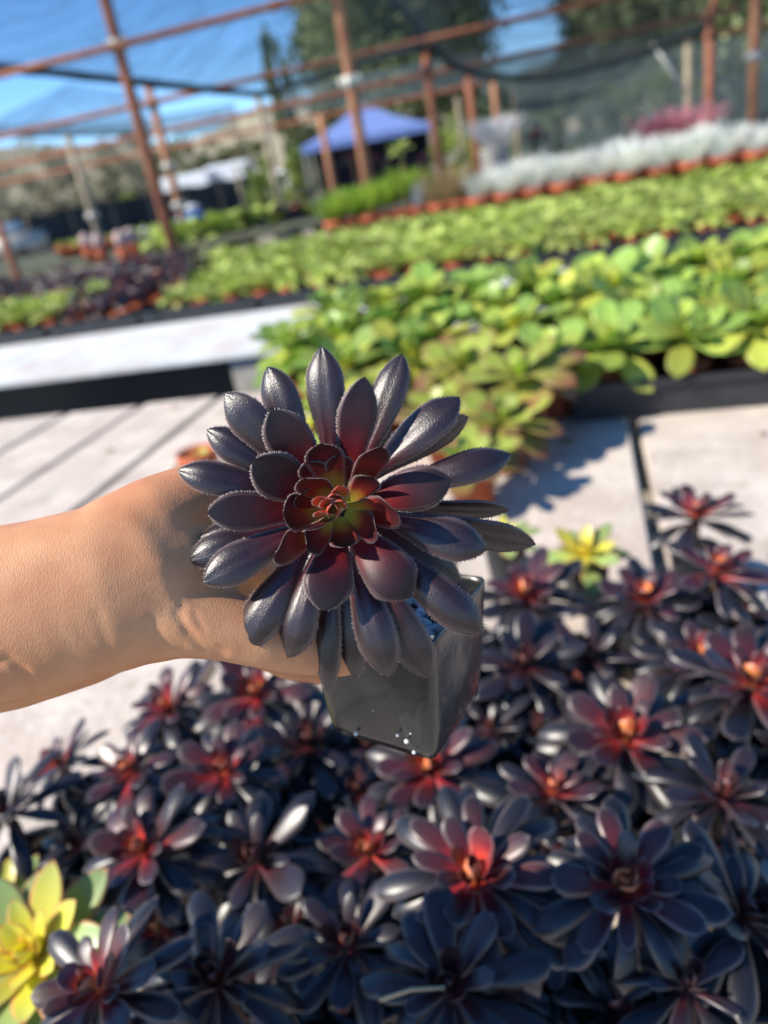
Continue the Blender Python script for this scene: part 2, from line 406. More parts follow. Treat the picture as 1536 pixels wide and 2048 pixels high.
RG = dict(
    outer=[(0, (.50, .48, .11)), (.5, (.38, .40, .08)), (.85, (.36, .20, .08)), (1, (.32, .10, .06))],
    mid=[(0, (.56, .60, .13)), (.7, (.42, .52, .09)), (1, (.38, .30, .08))],
    inner=[(0, (.58, .64, .13)), (1, (.42, .56, .09))], core=[(0, (.58, .64, .13)), (1, (.46, .6, .1))])
for ring, wd, ar, cu in (('outer', .44, (.10, -.30), .05), ('mid', .48, (.02, -.12), .1), ('inner', .55, (0, .10), .3), ('core', .7, (0, .3), .5)):
    reg('blush', ring, [unit_leaf('leaf', colfun(RG[ring], (.34, .09, .07), .4, .9), M['green_leaf'], wd * k, (ar[0], ar[1] * q), cu, seed=20 + i, ns=9, nw=6, thick=.04, base=.26, peak=.70, sharp=.7) for i, (k, q) in enumerate(((1, 1), (.85, 1.4), (1.1, .5)))])
YG = dict(
    outer=[(0, (.66, .68, .13)), (.5, (.44, .56, .18)), (1, (.30, .46, .20))],
    mid=[(0, (.86, .82, .08)), (.6, (.80, .77, .11)), (1, (.62, .66, .16))],
    inner=[(0, (.84, .80, .10)), (1, (.78, .74, .14))], core=[(0, (.84, .80, .1)), (1, (.80, .78, .12))])
for ring, wd, ar, cu in (('outer', .42, (.06, -.12), .12), ('mid', .42, (.02, -.02), .2), ('inner', .5, (0, .10), .35), ('core', .7, (0, .3), .5)):
    reg('yellow', ring, [unit_leaf('leaf', colfun(YG[ring], (.72, .22, .14), .85, .80), M['green_leaf'], wd * k, (ar[0], ar[1] * q), cu, seed=30 + i, ns=12, nw=8, thick=.05, base=.30, peak=.60, sharp=.95) for i, (k, q) in enumerate(((1, 1), (.9, 1.6), (1.05, .4)))])

def pot_mesh(wt=.034, wb=.027, h=.08, name='pot', m='black_plastic'):
    bm = bmesh.new()
    rings = []
    for (r, z) in ((wb, 0), (wt, h), (wt * 1.06, h), (wt * 1.06, h + .004), (wt * .93, h + .004), (wt * .90, h - .012)):
        rings.append([bm.verts.new((r * math.cos(a) * (1.0 if 1 else 1), r * math.sin(a), z)) for a in [math.pi / 4 + math.pi / 2 * k + o for k in range(4) for o in (-.62, 0 if 0 else -.30, .30, .62)]])
    n = len(rings[0])
    for i in range(len(rings) - 1):
        for k in range(n): bm.faces.new((rings[i][k], rings[i][(k + 1) % n], rings[i + 1][(k + 1) % n], rings[i + 1][k]))
    bm.faces.new(rings[0][::-1])
    return bm_mesh(name, bm, M[m])
def round_pot(r=.05, h=.09, m='terracotta'):
    bm = bmesh.new()
    lathe(bm, [(.0001, .001), (r * .72, .001), (r * .92, h * .72), (r * 1.0, h * .72), (r * 1.04, h), (r * .93, h), (r * .9, h * .88), (.0001, h * .86)], 18)
    return bm_mesh('pot', bm, M[m], True)
POT_BLACK = pot_mesh()
POT_TC = round_pot()
def soil_mesh(r, z):
    rg = random.Random(3); V = [(0, 0, z + .004)]; Fc = []
    for q, rr in enumerate((r * .5, r)):
        for k in range(14):
            a = 2 * math.pi * k / 14; V.append((rr * math.cos(a), rr * math.sin(a), z + rg.uniform(-.002, .005)))
    for k in range(14):
        Fc.append((0, 1 + k, 1 + (k + 1) % 14)); Fc.append((1 + k, 15 + k, 15 + (k + 1) % 14, 1 + (k + 1) % 14))
    return mesh('soil', V, Fc, M['soil'])
SOIL_BLACK = soil_mesh(.030, .071)
def leaf_plan(n, rg, lo=12, hi=104, style='black'):
    out = []
    for k in range(n):
        f = k / (n - 1)
        ang = lo + (hi - lo) * f ** .85 + rg.uniform(-6, 6)
        ring = 'core' if f < .13 else 'inner' if f < .30 else 'mid' if f < .6 else 'outer'
        ln = .18 + .30 * min(1, f / .3) if f < .3 else .48 + .52 * min(1, (f - .3) / .35)
        ln *= rg.uniform(.88, 1.10)
        out.append((k * 2.39996 + rg.uniform(-.2, .2), rad(ang), ring, ln))
    return out
def potted_rosette(name, c, Rr, style, n, label, cat, group, tilt=(0, 0), base_z=.85, foot=None, pot='black', seed=0, lo=12, hi=104, flat=1.0):
    rg = random.Random(seed)
    foot = foot or (c.x, c.y)
    root = empty(name, (foot[0], foot[1], base_z)); props(root, label, cat, group)
    if pot == 'black':
        o = add('pot', POT_BLACK, root); o.rotation_euler.z = rg.uniform(0, 1.5); add('soil', SOIL_BLACK, root)
    elif pot == 'terracotta':
        add('pot', POT_TC, root)
    rel = Vector((c.x - foot[0], c.y - foot[1], c.z - base_z))
    bm = bmesh.new(); p0 = Vector((0, 0, .06)); r_ = .0045 if style in ('black', 'painted_shade') else .007
    tube(bm, [p0, p0.lerp(rel, .5) + Vector((0, 0, .01)), rel - Vector((0, 0, .004))], [r_ * 1.1, r_, r_ * 1.3], 8)
    add('stem', bm_mesh('stem', bm, M['stem'], True), root)
    TM = Matrix.Translation(rel) @ Euler((tilt[0], tilt[1], rg.uniform(0, 6.28))).to_matrix().to_4x4()
    TM = Matrix.Translation(rel) @ Matrix.Rotation(tilt[0], 4, 'X') @ Matrix.Rotation(tilt[1], 4, 'Y') @ Matrix.Rotation(rg.uniform(0, 6.28), 4, 'Z')
    for phi, ang, ring, ln in leaf_plan(n, rg, lo, hi, style):
        me = rg.choice(LEAF[(style, ring)])
        o = add('leaf', me, root)
        L = Rr * ln
        up = Vector((0, 0, .012 * (1 - ang / 1.8)))
        o.matrix_local = TM @ Matrix.Translation(up) @ Matrix.Rotation(phi, 4, 'Z') @ Matrix.Rotation(-(math.pi / 2 - ang), 4, 'Y') @ Matrix.Rotation(rg.uniform(-.25, .25), 4, 'X') @ Matrix.Translation((.002, 0, 0)) @ Matrix.Diagonal((L, L * rg.uniform(.88, 1.1), L, 1))
    return root
def joined_rosette(style, n, seed, lo=10, hi=100, lres=1):
    """a whole rosette as one mesh, radius 1"""
    rg = random.Random(seed); V = []; Fc = []; cols = []
    for phi, ang, ring, ln in leaf_plan(n, rg, lo, hi):
        me = rg.choice(LEAF[(style, ring)])
        T = Matrix.Translation((0, 0, .1 * (1 - ang / 1.8))) @ Matrix.Rotation(phi, 4, 'Z') @ Matrix.Rotation(-(math.pi / 2 - ang), 4, 'Y') @ Matrix.Rotation(rg.uniform(-.25, .25), 4, 'X') @ Matrix.Diagonal((ln, ln, ln, 1))
        o = len(V); V += [T @ v.co for v in me.vertices]; Fc += [tuple(o + i for i in p.vertices) for p in me.polygons]
        k = rg.uniform(.8, 1.2)
        cols += [tuple(c * k for c in d.color[:3]) for d in me.color_attributes['tint'].data]
    return mesh('rosette', V, Fc, LEAF[(style, 'outer')][0].materials[0], True, cols)

# ------------------------------------------------------------------ black rosettes on the near bench
BP = [  # px, py, z, radius px, tilt toward viewer, tilt sideways, leaves, label
 (300, 1712, 1.00, 165, .30, -.1, 24, 'black rosette with a bright red and orange heart, left of centre above the yellow succulent'),
 (452, 1552, .99, 125, .25, .2, 22, 'small black rosette with silvery upright leaves left of the hanging pot, red heart'),
 (272, 1552, .99, 115, .30, -.1, 22, 'small black rosette with pink red heart between two others on the left, below the wrist'),
 (130, 1540, .98, 105, .15, -.5, 17, 'sparse dark rosette leaning left over the bare planks below the wrist'),
 (518, 1402, .97, 140, .30, .1, 24, 'black rosette with dark red inner leaves and orange heart just under the thumb'),
 (345, 1425, .96, 110, .25, -.1, 20, 'dark rosette with dull red heart in shadow under the wrist edge'),
 (868, 1548, .97, 160, .35, 0, 24, 'black rosette with a yellow orange heart directly below the corner of the hanging pot'),
 (955, 1762, 1.035, 205, .38, 0, 28, 'large sunlit black rosette with silver leaf tips and glowing orange heart, bottom centre'),
 (1250, 1780, 1.035, 190, .38, .05, 28, 'large black rosette with orange heart, half in shade, right of the silver tipped one'),
 (1250, 1482, .99, 165, .35, .05, 26, 'black rosette with crimson inner leaves and orange heart, right of the hanging pot'),
 (1105, 1600, .97, 130, .0, .1, 18, 'side-on black rosette with pinkish stalks between the pot and the right hand group'),
 (1060, 1205, .96, 125, .10, -.1, 20, 'black rosette with a red heart in front of the small yellow succulent'),
 (1290, 1215, .96, 115, .10, 0, 20, 'black rosette with one pale silver leaf, beside the dark gap in the bench'),
 (1430, 1158, .97, 120, .12, .15, 20, 'black rosette with reddish heart at right standing against the pale planks'),
 (1392, 1045, .98, 115, .05, .0, 16, 'tallest sparse black rosette silhouetted against the pale planks at right'),
 (1500, 1385, .99, 170, .10, .1, 22, 'long leaved dark rosette with orange heart cut by the right edge of the picture'),
 (22, 1640, .99, 150, .05, -.2, 20, 'dark spidery rosette cut by the left edge, seen side-on over the planks'),
 (215, 1990, 1.06, 185, .30, -.2, 22, 'black rosette with deep red leaves overlapping the yellow succulent, bottom left'),
 (440, 1975, 1.02, 200, .25, .1, 22, 'very dark rosette in full shade near the bottom edge, left of centre'),
 (520, 1730, .98, 165, .25, 0, 22, 'very dark shaded rosette right of the red hearted one, left of centre'),
 (620, 1500, .94, 150, .25, .1, 22, 'dark shaded rosette left of the hanging pot'),
 (745, 1715, .97, 150, .25, 0, 20, 'dark rosette with a single bright silver and red leaf, left of the sunlit one'),
 (1050, 1345, .95, 150, .25, 0, 20, 'deep blue black rosette in shade just right of the hanging pot'),
 (1180, 1330, .94, 130, .2, .1, 18, 'shaded blue black rosette between the pot and the right hand planks'),
 (905, 1985, 1.02, 200, .3, 0, 22, 'shaded blue black rosette at the bottom edge beneath the silver tipped one'),
 (700, 1900, .98, 160, .25, .1, 20, 'blue black rosette in deep shade at the bottom, between two larger ones'),
 (1480, 1850, 1.00, 200, .1, .25, 20, 'long leaved blue grey rosette with thin stalks, low at the right edge'),
 (1440, 1610, .98, 170, .1, .2, 20, 'blue grey shaded rosette above the long leaved one, right edge'),
 (1400, 1330, .95, 130, .1, .1, 18, 'purple grey rosette with thin curved leaves, right of the crimson hearted one'),
 (1370, 1985, 1.00, 160, .2, .1, 12, 'sparse blue grey rosette at the bottom right over pale grit'),
 (590, 1860, .95, 130, .2, 0, 18, 'small shaded dark rosette in the gap near the bottom, left of centre'),
 (830, 1370, .93, 130, .2, 0, 18, 'dark rosette mostly hidden behind the hanging pot'),
 (1120, 1890, .95, 105, .2, 0, 12, 'small shaded rosette low between the two large orange hearted ones'),
 (170, 1700, .94, 120, .1, -.3, 14, 'thin dark rosette with hanging leaves just left of the red hearted one'),
 (330, 1870, .95, 110, .2, -.1, 12, 'dark rosette with one long drooping grey leaf beside the yellow succulent'),
]
def black_plants():
    data = []
    for (px, py, z, rp, t1, t2, n, lab) in BP:
        c = at_z(px, py, z); data.append([c, rp * dep(c) / F, t1, t2, n, lab, [c.x, c.y + .01]])
    for it in range(60):      # keep the pots from standing inside each other
        for a in range(len(data)):
            for b in range(a):
                fa, fb = data[a][6], data[b][6]; dx, dy = fa[0] - fb[0], fa[1] - fb[1]; d = math.hypot(dx, dy) or 1e-5
                if d < .068:
                    k = (.068 - d) / 2 / d; fa[0] += dx * k; fa[1] += dy * k; fb[0] -= dx * k; fb[1] -= dy * k
    for i, (c, rr, t1, t2, n, lab, f) in enumerate(data):
        hi = 92 if t1 < .12 else 102
        dark = any(q in lab for q in ('shade', 'very dark', 'blue black', 'blue grey', 'thin dark', 'mostly hidden', 'spidery')) and 'half in shade' not in lab  # these plants get their shade through darker leaf colour
        potted_rosette('potted_aeonium', c, rr * 1.04, 'painted_shade' if dark else 'black', n + (6 if dark else 13), lab, 'plant', 'black rosette plants on the near bench', (t1, t2), .8505, (f[0], f[1]), 'black', 100 + i, hi=hi)
black_plants()
def where(px, py):
    return '%s, %s' % ('far left' if px < 450 else 'left' if px < 700 else 'below the pot' if px < 1000 else 'right' if px < 1280 else 'far right', 'upper part' if py < 1550 else 'middle' if py < 1800 else 'bottom')
def fill_plants():  # gap rosettes with shade put into their leaf colour
    rg = random.Random(77); spots = [at_z(q[0], q[1], .90) for q in BP]; k = 0; t = 0
    poly = [(330, 1440), (640, 1480), (960, 1230), (1250, 1230), (1560, 1290), (1600, 2080), (380, 2080), (330, 1800), (230, 1620)]
    def inside(x, y):
        r = False
        for a in range(len(poly)):
            (x0, y0), (x1, y1) = poly[a], poly[a - 1]
            if (y0 > y) != (y1 > y) and x < (x1 - x0) * (y - y0) / (y1 - y0) + x0: r = not r
        return r
    while k < 34 and t < 4000:
        t += 1; px, py = rg.uniform(220, 1560), rg.uniform(1250, 2060)
        if not inside(px, py): continue
        c = at_z(px, py, .90)
        if min((c - s).length for s in spots) < .052: continue
        spots.append(c)
        potted_rosette('potted_aeonium', Vector((c.x, c.y, .925 + rg.uniform(-.02, .015))), rg.uniform(.055, .068), 'painted_shade', 17, 'small shaded rosette between larger black ones, %s of the planting' % where(px, py), 'plant', 'small shaded rosettes filling the gaps', (rg.uniform(0, .3), rg.uniform(-.3, .3)), .8505, (c.x, c.y), 'black', 700 + k, lo=20, hi=100); k += 1
fill_plants()

# yellow variegated succulents
for i, (px, py, z, rp, t, n, lab) in enumerate([
    (85, 1925, .99, 208, .35, 34, 'large yellow and green succulent with pink leaf margins at the bottom left'),
    (5, 1840, .95, 120, .2, 18, 'smaller yellow green succulent half hidden behind the large one at the left edge'),
    (1170, 1120, .93, 105, .10, 20, 'yellow green succulent with pink tips behind the black rosettes, right of the held plant'),
    (1010, 1085, .93, 70, .1, 16, 'small yellow succulent showing just under the right leaves of the held plant')]):
    c = at_z(px, py, z); potted_rosette('variegated_succulent', c, rp * dep(c) / F, 'yellow', n, lab, 'plant', None, (t, 0), .8505, None, 'black', 300 + i, lo=8, hi=96)

# ------------------------------------------------------------------ green bed on the near bench
def tray(x0, x1, y0, y1, z, h, label, group, lip=.012):
    c = Vector(((x0 + x1) / 2, (y0 + y1) / 2, z)); root = empty('plant_tray', c); props(root, label, 'tray', group)
    hx, hy = (x1 - x0) / 2, (y1 - y0) / 2
    bm = bmesh.new(); t = .004
    box(bm, -hx, hx, -hy, -hy + t, .001, h); box(bm, -hx, hx, hy - t, hy, .001, h)
    box(bm, -hx, -hx + t, -hy + t, hy - t, .001, h); box(bm, hx - t, hx, -hy + t, hy - t, .001, h)
    box(bm, -hx + t, hx - t, -hy + t, hy - t, .001, .006)
    add('shell', bm_mesh('shell', bm, M['black_plastic']), root)
    bm = bmesh.new()
    q = [[bm.verts.new((sx * (hx + a), sy * (hy + a), z)) for sx, sy in ((-1, -1), (1, -1), (1, 1), (-1, 1))] for a, z in ((lip, h - .014), (lip, h + .003), (.0008, h + .003), (.0008, h - .014))]
    for j in range(4):
        for k in range(4): bm.faces.new((q[j][k], q[j][(k + 1) % 4], q[(j + 1) % 4][(k + 1) % 4], q[(j + 1) % 4][k]))
    add('rim', bm_mesh('rim', bm, M['black_plastic']), root)
    return root
tray(-.035, .56, 1.80, 2.36, .851, .085, 'long black tray in front with large green rosettes spilling over it', None)
tray(.60, 1.19, 1.80, 2.36, .851, .085, 'black tray beside the first, cut by the right edge of the picture', None)
gi = 0
ORD = ['first', 'second', 'third', 'fourth', 'fifth', 'sixth', 'seventh', 'eighth', 'ninth', 'tenth', 'eleventh', 'twelfth', 'thirteenth', 'fourteenth', 'fifteenth', 'sixteenth', 'seventeenth', 'eighteenth', 'nineteenth', 'twentieth'] + ['twenty-' + s for s in ('first', 'second', 'third', 'fourth', 'fifth', 'sixth', 'seventh', 'eighth', 'ninth')]
for iy, y in enumerate((1.90, 2.06, 2.22, 2.36)):
    n_ = 0
    for ix in range(14):
        x = -.86 + ix * .155 + (.08 if iy % 2 else 0) + R.uniform(-.02, .02)
        if x < .02 and iy == 0 or x < -.2 and iy == 1: continue
        z = .85 + .140 + R.uniform(-.015, .025) + (.020 * iy)
        lab = 'large green rosette, %s from left in the %s row of the near bed' % (ORD[n_], ('front', 'second', 'third', 'rearmost')[iy]); n_ += 1
        potted_rosette('green_aeonium', Vector((x, y, z)), .152 * R.uniform(.9, 1.12), 'green', 26, lab, 'plant', 'large green rosettes of the near bench bed', (R.uniform(.15, .5) if iy == 0 else R.uniform(0, .35), R.uniform(-.2, .2)), .857, None, 'terracotta', 400 + gi, lo=6, hi=84)
        gi += 1
for i, (px, py, z, rp, lab) in enumerate([
    (1040, 760, 1.00, 130, 'green rosette with rusty leaf edges at the left end of the front black tray'),
    (930, 740, 1.00, 120, 'tall yellow green rosette with reddish lower leaves above the right leaves of the held plant'),
    (820, 720, 1.00, 120, 'light green rosette directly behind the topmost leaves of the held plant'),
    (700, 740, .99, 115, 'pale green rosette behind the top left leaves of the held plant'),
    (600, 730, .98, 90, 'yellow green rosette at the left corner of the green bed'),
    (1010, 850, .95, 110, 'rosette of russet and olive leaves in a terracotta pot left of the tray'),
    (940, 930, .94, 110, 'low rosette of long russet leaves above the right side of the held plant'),
    (880, 830, .96, 100, 'olive rosette behind the upper right leaves of the held plant'),
    (760, 790, .96, 110, 'yellow green rosette seen through the gap beside the topmost leaf of the held plant'),
    (650, 830, .95, 110, 'green rosette whose colour shows between the upper left leaves of the held plant'),
    (1100, 720, .99, 110, 'green rosette leaning over the left corner of the front black tray'),
    (870, 680, 1.02, 110, 'light green rosette in the middle of the bed above the held plant'),
    (760, 670, 1.02, 110, 'light green rosette left of the middle of the bed above the held plant')]):
    c = at_z(px, py, z); potted_rosette('blushing_aeonium', c, rp * dep(c) / F * 1.1, 'green' if i in (2, 3, 4, 9, 10, 11, 12) else 'blush', 22, lab, 'plant', None, (.2, R.uniform(-.2, .2)), .8505, None, 'terracotta', 500 + i, lo=8, hi=100)
for i, (px, py, lab) in enumerate([(400, 925, 'small reddish rosette peeping over the hand behind the held plant')]):
    c = at_z(px, py, .91); potted_rosette('blushing_aeonium', c, .075, 'blush', 14, lab, 'plant', None, (.1, 0), .8505, None, 'terracotta', 520 + i, lo=30, hi=100)

# ------------------------------------------------------------------ beds on the second bench
LIME = [(0, (.66, .68, .22)), (.4, (.54, .62, .17)), (1, (.46, .56, .15))]
for ring, wd, ar, cu in (('outer', .38, (.05, -.20), .2), ('mid', .40, (.02, -.02), .25), ('inner', .5, (0, .10), .35), ('core', .7, (0, .3), .5)):
    reg('lime', ring, [unit_leaf('leaf', colfun(LIME), M['lime_leaf'], wd * k, (ar[0], ar[1] * q), cu, seed=40 + i, ns=5, nw=4, thick=.05, base=.3, peak=.72, sharp=.6) for i, (k, q) in enumerate(((1, 1), (.85, 2.5), (1.1, .2)))])
for ring, wd, ar, cu in (('outer', .30, (.1, -.3), -.2), ('mid', .36, (.02, -.1), -.1), ('inner', .5, (0, .10), .3), ('core', .7, (0, .3), .5)):
    reg('blacklow', ring, [unit_leaf('leaf', colfun([(s_, (c_[0] * .5, c_[1] * .6, c_[2] * .75)) for s_, c_ in BD[ring]]), M['bench_leaf'], wd, ar, cu, seed=50, ns=5, nw=4, thick=.05)])
LR = [joined_rosette('lime', 26, 60 + i, 6, 92) for i in range(5)]
BR = [joined_rosette('blacklow', 20, 70 + i, 12, 104) for i in range(4)]
POT_TC2 = round_pot(.055, .085)
POT_BIG = round_pot(.10, .235)
def small_plant(x, y, z, r, meshes, label, group, name, potm=POT_TC2, base_z=.857, cat='plant', tilt=.25, leafname='rosette', sz=1.0):
    root = empty(name, (x, y, base_z)); props(root, label, cat, group)
    if potm: add('pot', potm, root)
    o = add(leafname, R.choice(meshes), root); o.location = (0, 0, z - base_z); o.scale = (r, r, r * sz)
    o.rotation_euler = (R.uniform(-tilt, tilt) + .12, R.uniform(-tilt, tilt), R.uniform(0, 6.28))
    return root
x = -2.33; k = 0
while x < 2.6:
    y0 = 4.03
    while y0 < 6.2:
        tray(x, x + .60, y0, y0 + .70, .851, .075, 'black tray under the lime bed, %s from left in %s line' % (ORD[int((x + 2.4) / .63)], ('front', 'rear')[int((y0 - 4) / .73)]), 'trays under the lime bed') if (y0 < 5 and -2.4 < x < 1.6) else None
        y0 += .73
    x += .63
for iy in range(13):
    y = 4.12 + iy * .18; n_ = 0
    for ix in range(-4, 30):
        x = -2.26 + ix * .18 + (.09 if iy % 2 else 0) + R.uniform(-.02, .02)
        if x > .95 + (y - 4.1) * .5 or x < -2.33 - .26 * max(0, iy - 3) * .5: continue
        lab = 'lime rosette, %s from left in %s row of the wide bed' % (ORD[n_], ORD[iy]); n_ += 1
        small_plant(x, y + R.uniform(-.02, .02), .85 + .115 + R.uniform(-.012, .02), .122 * R.uniform(.9, 1.12), LR, lab, 'lime rosettes of the wide bed', 'lime_succulent')
for iy in range(5):
    for ix in range(6):
        x = -4.02 + ix * .18 - iy * .02 + R.uniform(-.02, .02); y = 4.14 + iy * .17
        small_plant(x, y, .975 + R.uniform(-.01, .02), .125, LR, 'lime rosette, %s from left in %s row of the left block' % (ORD[ix], ORD[iy]), 'left block of lime rosettes', 'lime_succulent')
for x in (-4.35, -3.72, -3.09):
    tray(x + .02, x + .61, 4.03, 4.70, .851, .075, 'black plastic tray under the left lime block, %s one' % {-4.35: 'leftmost', -3.72: 'middle', -3.09: 'right hand'}[x], 'trays under the left lime block')
tray(-2.96 + .51, -2.345, 4.03, 4.70, .851, .075, 'short black tray under the dark purple rosettes on the second bench', None)
for (x0, x1, y0, y1, st, z, lab, grp) in (
        (-2.95, -2.45, 4.12, 5.5, .17, 1.0, 'purple rosette between the lime blocks, %s from left in %s row', 'purple rosettes between the lime blocks'),
        (-6.4, -3.0, 5.15, 6.5, .24, 1.02, 'purple rosette behind the left lime block, %s from left in %s row', 'purple rosettes behind the left block')):
    y = y0; r_i = 0
    while y < y1:
        x = x0; n_ = 0
        while x < x1:
            small_plant(x + R.uniform(-.03, .03), y + R.uniform(-.03, .03), z + R.uniform(-.03, .05), R.uniform(.11, .15), BR, lab % (ORD[n_], ORD[r_i]), grp, 'purple_aeonium', POT_TC2)
            x += st; n_ += 1
        y += st; r_i += 1
# extra low hanging purple rosettes at the edge
for i, (px, py, z) in enumerate([(190, 590, .98), (240, 560, 1.02), (270, 600, .96), (215, 620, .93)]):
    c = at_z(px, py, z)
    small_plant(c.x, max(c.y, 4.02), z, .10, BR, 'purple rosette drooping over the tray edge above the white bench, %s from the left' % ORD[[0, 2, 3, 1][i]], 'drooping purple rosettes', 'purple_aeonium', POT_TC2)

# ------------------------------------------------------------------ silver plants in large terracotta pots
def blade_clump(name, n, h, spread, wd, colA, colB, mt, seed, curve=.3):
    rg = random.Random(seed); V = []; Fc = []; cols = []
    for k in range(n):
        a = rg.uniform(0, 6.28); lean = spread * math.sqrt(rg.random()); L = h * rg.uniform(.7, 1.1)
        b = Vector((math.cos(a) * lean * .35, math.sin(a) * lean * .35, 0)); d = Vector((math.cos(a) * lean, math.sin(a) * lean, L))
        sd = Vector((-math.sin(a + rg.uniform(-1, 1)), math.cos(a), 0)).normalized() * wd * .5
        c = lerp(colA, colB, rg.random()); o = len(V)
        for i in range(4):
            s = i / 3; p = b + d * s + Vector((math.cos(a), math.sin(a), 0)) * curve * lean * s * s
            q = wd and (1 - .75 * s)
            V += [p - sd * q, p + sd * q]; cols += [c, c]
        for i in range(3): Fc.append((o + 2 * i, o + 2 * i + 1, o + 2 * i + 3, o + 2 * i + 2))
    return mesh(name, V, Fc, mt, False, cols)
SV = [blade_clump('foliage', 150, .25, .15, .010, (.72, .74, .66), (.90, .90, .84), M['silver_leaf'], 80 + i) for i in range(4)]
k = 0
for row, yy in enumerate((6.50, 6.74)):
    x = -.76 + (.11 if row else 0); n_ = -1
    while x < 1.9:
        n_ += 1
        small_plant(x + R.uniform(-.02, .02), yy, 1.075, 1.0 + R.uniform(-.12, .15), SV, 'silvery bushy plant in terracotta pot, %s from left in %s silver row' % (ORD[n_], ('front', 'rear')[row]), 'silver plants in terracotta pots', 'silver_plant', POT_BIG, .8505, leafname='foliage', tilt=.08, sz=.78)
        x += .225
YV = [blade_clump('foliage', 160, .30, .16, .010, (.42, .30, .08), (.36, .26, .18), M['silver_leaf'], 90 + i) for i in range(2)]
for i, (px, py, lab) in enumerate([(880, 395, 'golden brown grassy plant left of the silver row'), (915, 400, 'tan dry grassy plant next to the silver row')]):
    c = at_y(px, py, 6.6); small_plant(c.x, 6.6, 1.02, 1, YV, lab, None, 'grassy_plant', POT_BIG, .8505, leafname='foliage', tilt=.1)
c = at_y(832, 380, 6.62); small_plant(c.x, 6.62, 1.02, .85, [blade_clump('foliage', 60, .30, .06, .02, (.6, .6, .56), (.75, .72, .7), M['silver_leaf'], 95)], 'upright whitish plant between the green clump and the golden grass', None, 'silver_plant', POT_BIG, .8505, leafname='foliage', tilt=.03)
GV = [blade_clump('foliage', 140, .24, .20, .03, (.22, .40, .04), (.40, .52, .07), M['green_leaf'], 97 + i) for i in range(3)]
for i, (px, py) in enumerate([(665, 415), (700, 405), (735, 398), (770, 385), (800, 372)]):
    c = at_y(px, py, 6.6); small_plant(c.x, 6.62 + .03 * (i % 2), c.z - .1, .85, GV, 'bright green leafy plant before the blue canopy, %s from the left' % ORD[i], 'bright green clump before the canopy', 'leafy_plant', POT_BIG, .8505, leafname='foliage', tilt=.15)
for i, (px, py, r_) in enumerate([(705, 318, .17), (750, 322, .17), (800, 310, .18), (845, 320, .15), (725, 345, .14), (780, 340, .15)]):
    c = at_y(px, py, 7.8); root = empty('tree_aeonium', (c.x, 7.8, 0)); props(root, 'dark purple tree succulent below the blue canopy, %s of six' % ('upper left', 'upper second', 'upper third', 'upper right', 'lower left', 'lower right')[i], 'plant', 'dark tree succulents below the canopy')
    bm = bmesh.new(); tube(bm, [(0, 0, .18), (.02, 0, .7), (0, 0, c.z)], [.02, .018, .014], 8); add('stem', bm_mesh('stem', bm, M['stem'], True), root)
    o = add('pot', round_pot(.13, .22, 'black_plastic'), root)
    o = add('rosette', R.choice(BR), root); o.location.z = c.z; o.scale = (r_,) * 3; o.rotation_euler = (R.uniform(-.2, .5), R.uniform(-.3, .3), R.random() * 6)
for px, py, r_, lab in [(1070, 275, .18, 'dark purple rosette on a tall stem rising above the silver row'), (800, 300, .12, 'bright green rosette on a tall stem in front of the canopy')]:
    c = at_y(px, py, 7.4); root = empty('tree_aeonium', (c.x, 7.4, 0)); props(root, lab, 'plant')
    bm = bmesh.new(); tube(bm, [(0, 0, .18), (.02, 0, .7), (0, 0, c.z)], [.02, .018, .014], 8); add('stem', bm_mesh('stem', bm, M['stem'], True), root)
    add('pot', round_pot(.13, .22, 'black_plastic'), root)
    o = add('rosette', (BR if 'purple' in lab else LR)[0], root); o.location.z = c.z; o.scale = (r_,) * 3; o.rotation_euler = (.4, 0, 0)
SV2 = [blade_clump('foliage', 260, .26, .22, .015, (.60, .60, .62), (.75, .74, .76), M['silver_leaf'], 86)]
c = at_y(990, 300, 7.3); small_plant(c.x, 7.3, 1.40, .9, SV2, 'pale fluffy white plant above the left end of the silver row', None, 'silver_plant', None, 0, leafname='foliage')
bm = bmesh.new(); lathe(bm, [(.10, .0), (.13, 1.38), (.14, 1.40), (.11, 1.40), (.0001, 1.37)], 16)
st = bpy.context.scene.collection.objects
o = add('pedestal', bm_mesh('pedestal', bm, M['block'], True), [q for q in st if q.name.startswith('silver_plant') and q.type == 'EMPTY'][-1])
PV = [blade_clump('foliage', 200, .20, .22, .02, (.42, .12, .16), (.50, .22, .24), M['silver_leaf'], 99)]
for i, px in enumerate((1315, 1350, 1385)):
    c = at_y(px, 262 - i * 6, 7.9); small_plant(c.x, 7.9, c.z - .12, 1.1, PV, 'pinkish red leafy plant behind the right part of the silver row', 'pink plants behind the silver row', 'pink_plant', None, 0, leafname='foliage')
    q = [q for q in st if q.name.startswith('pink_plant') and q.type == 'EMPTY'][-1]
    bm = bmesh.new(); lathe(bm, [(.12, .0), (.15, c.z - .14), (.16, c.z - .12), (.0001, c.z - .13)], 14); add('tall_pot', bm_mesh('tall_pot', bm, M['terracotta'], True), q)
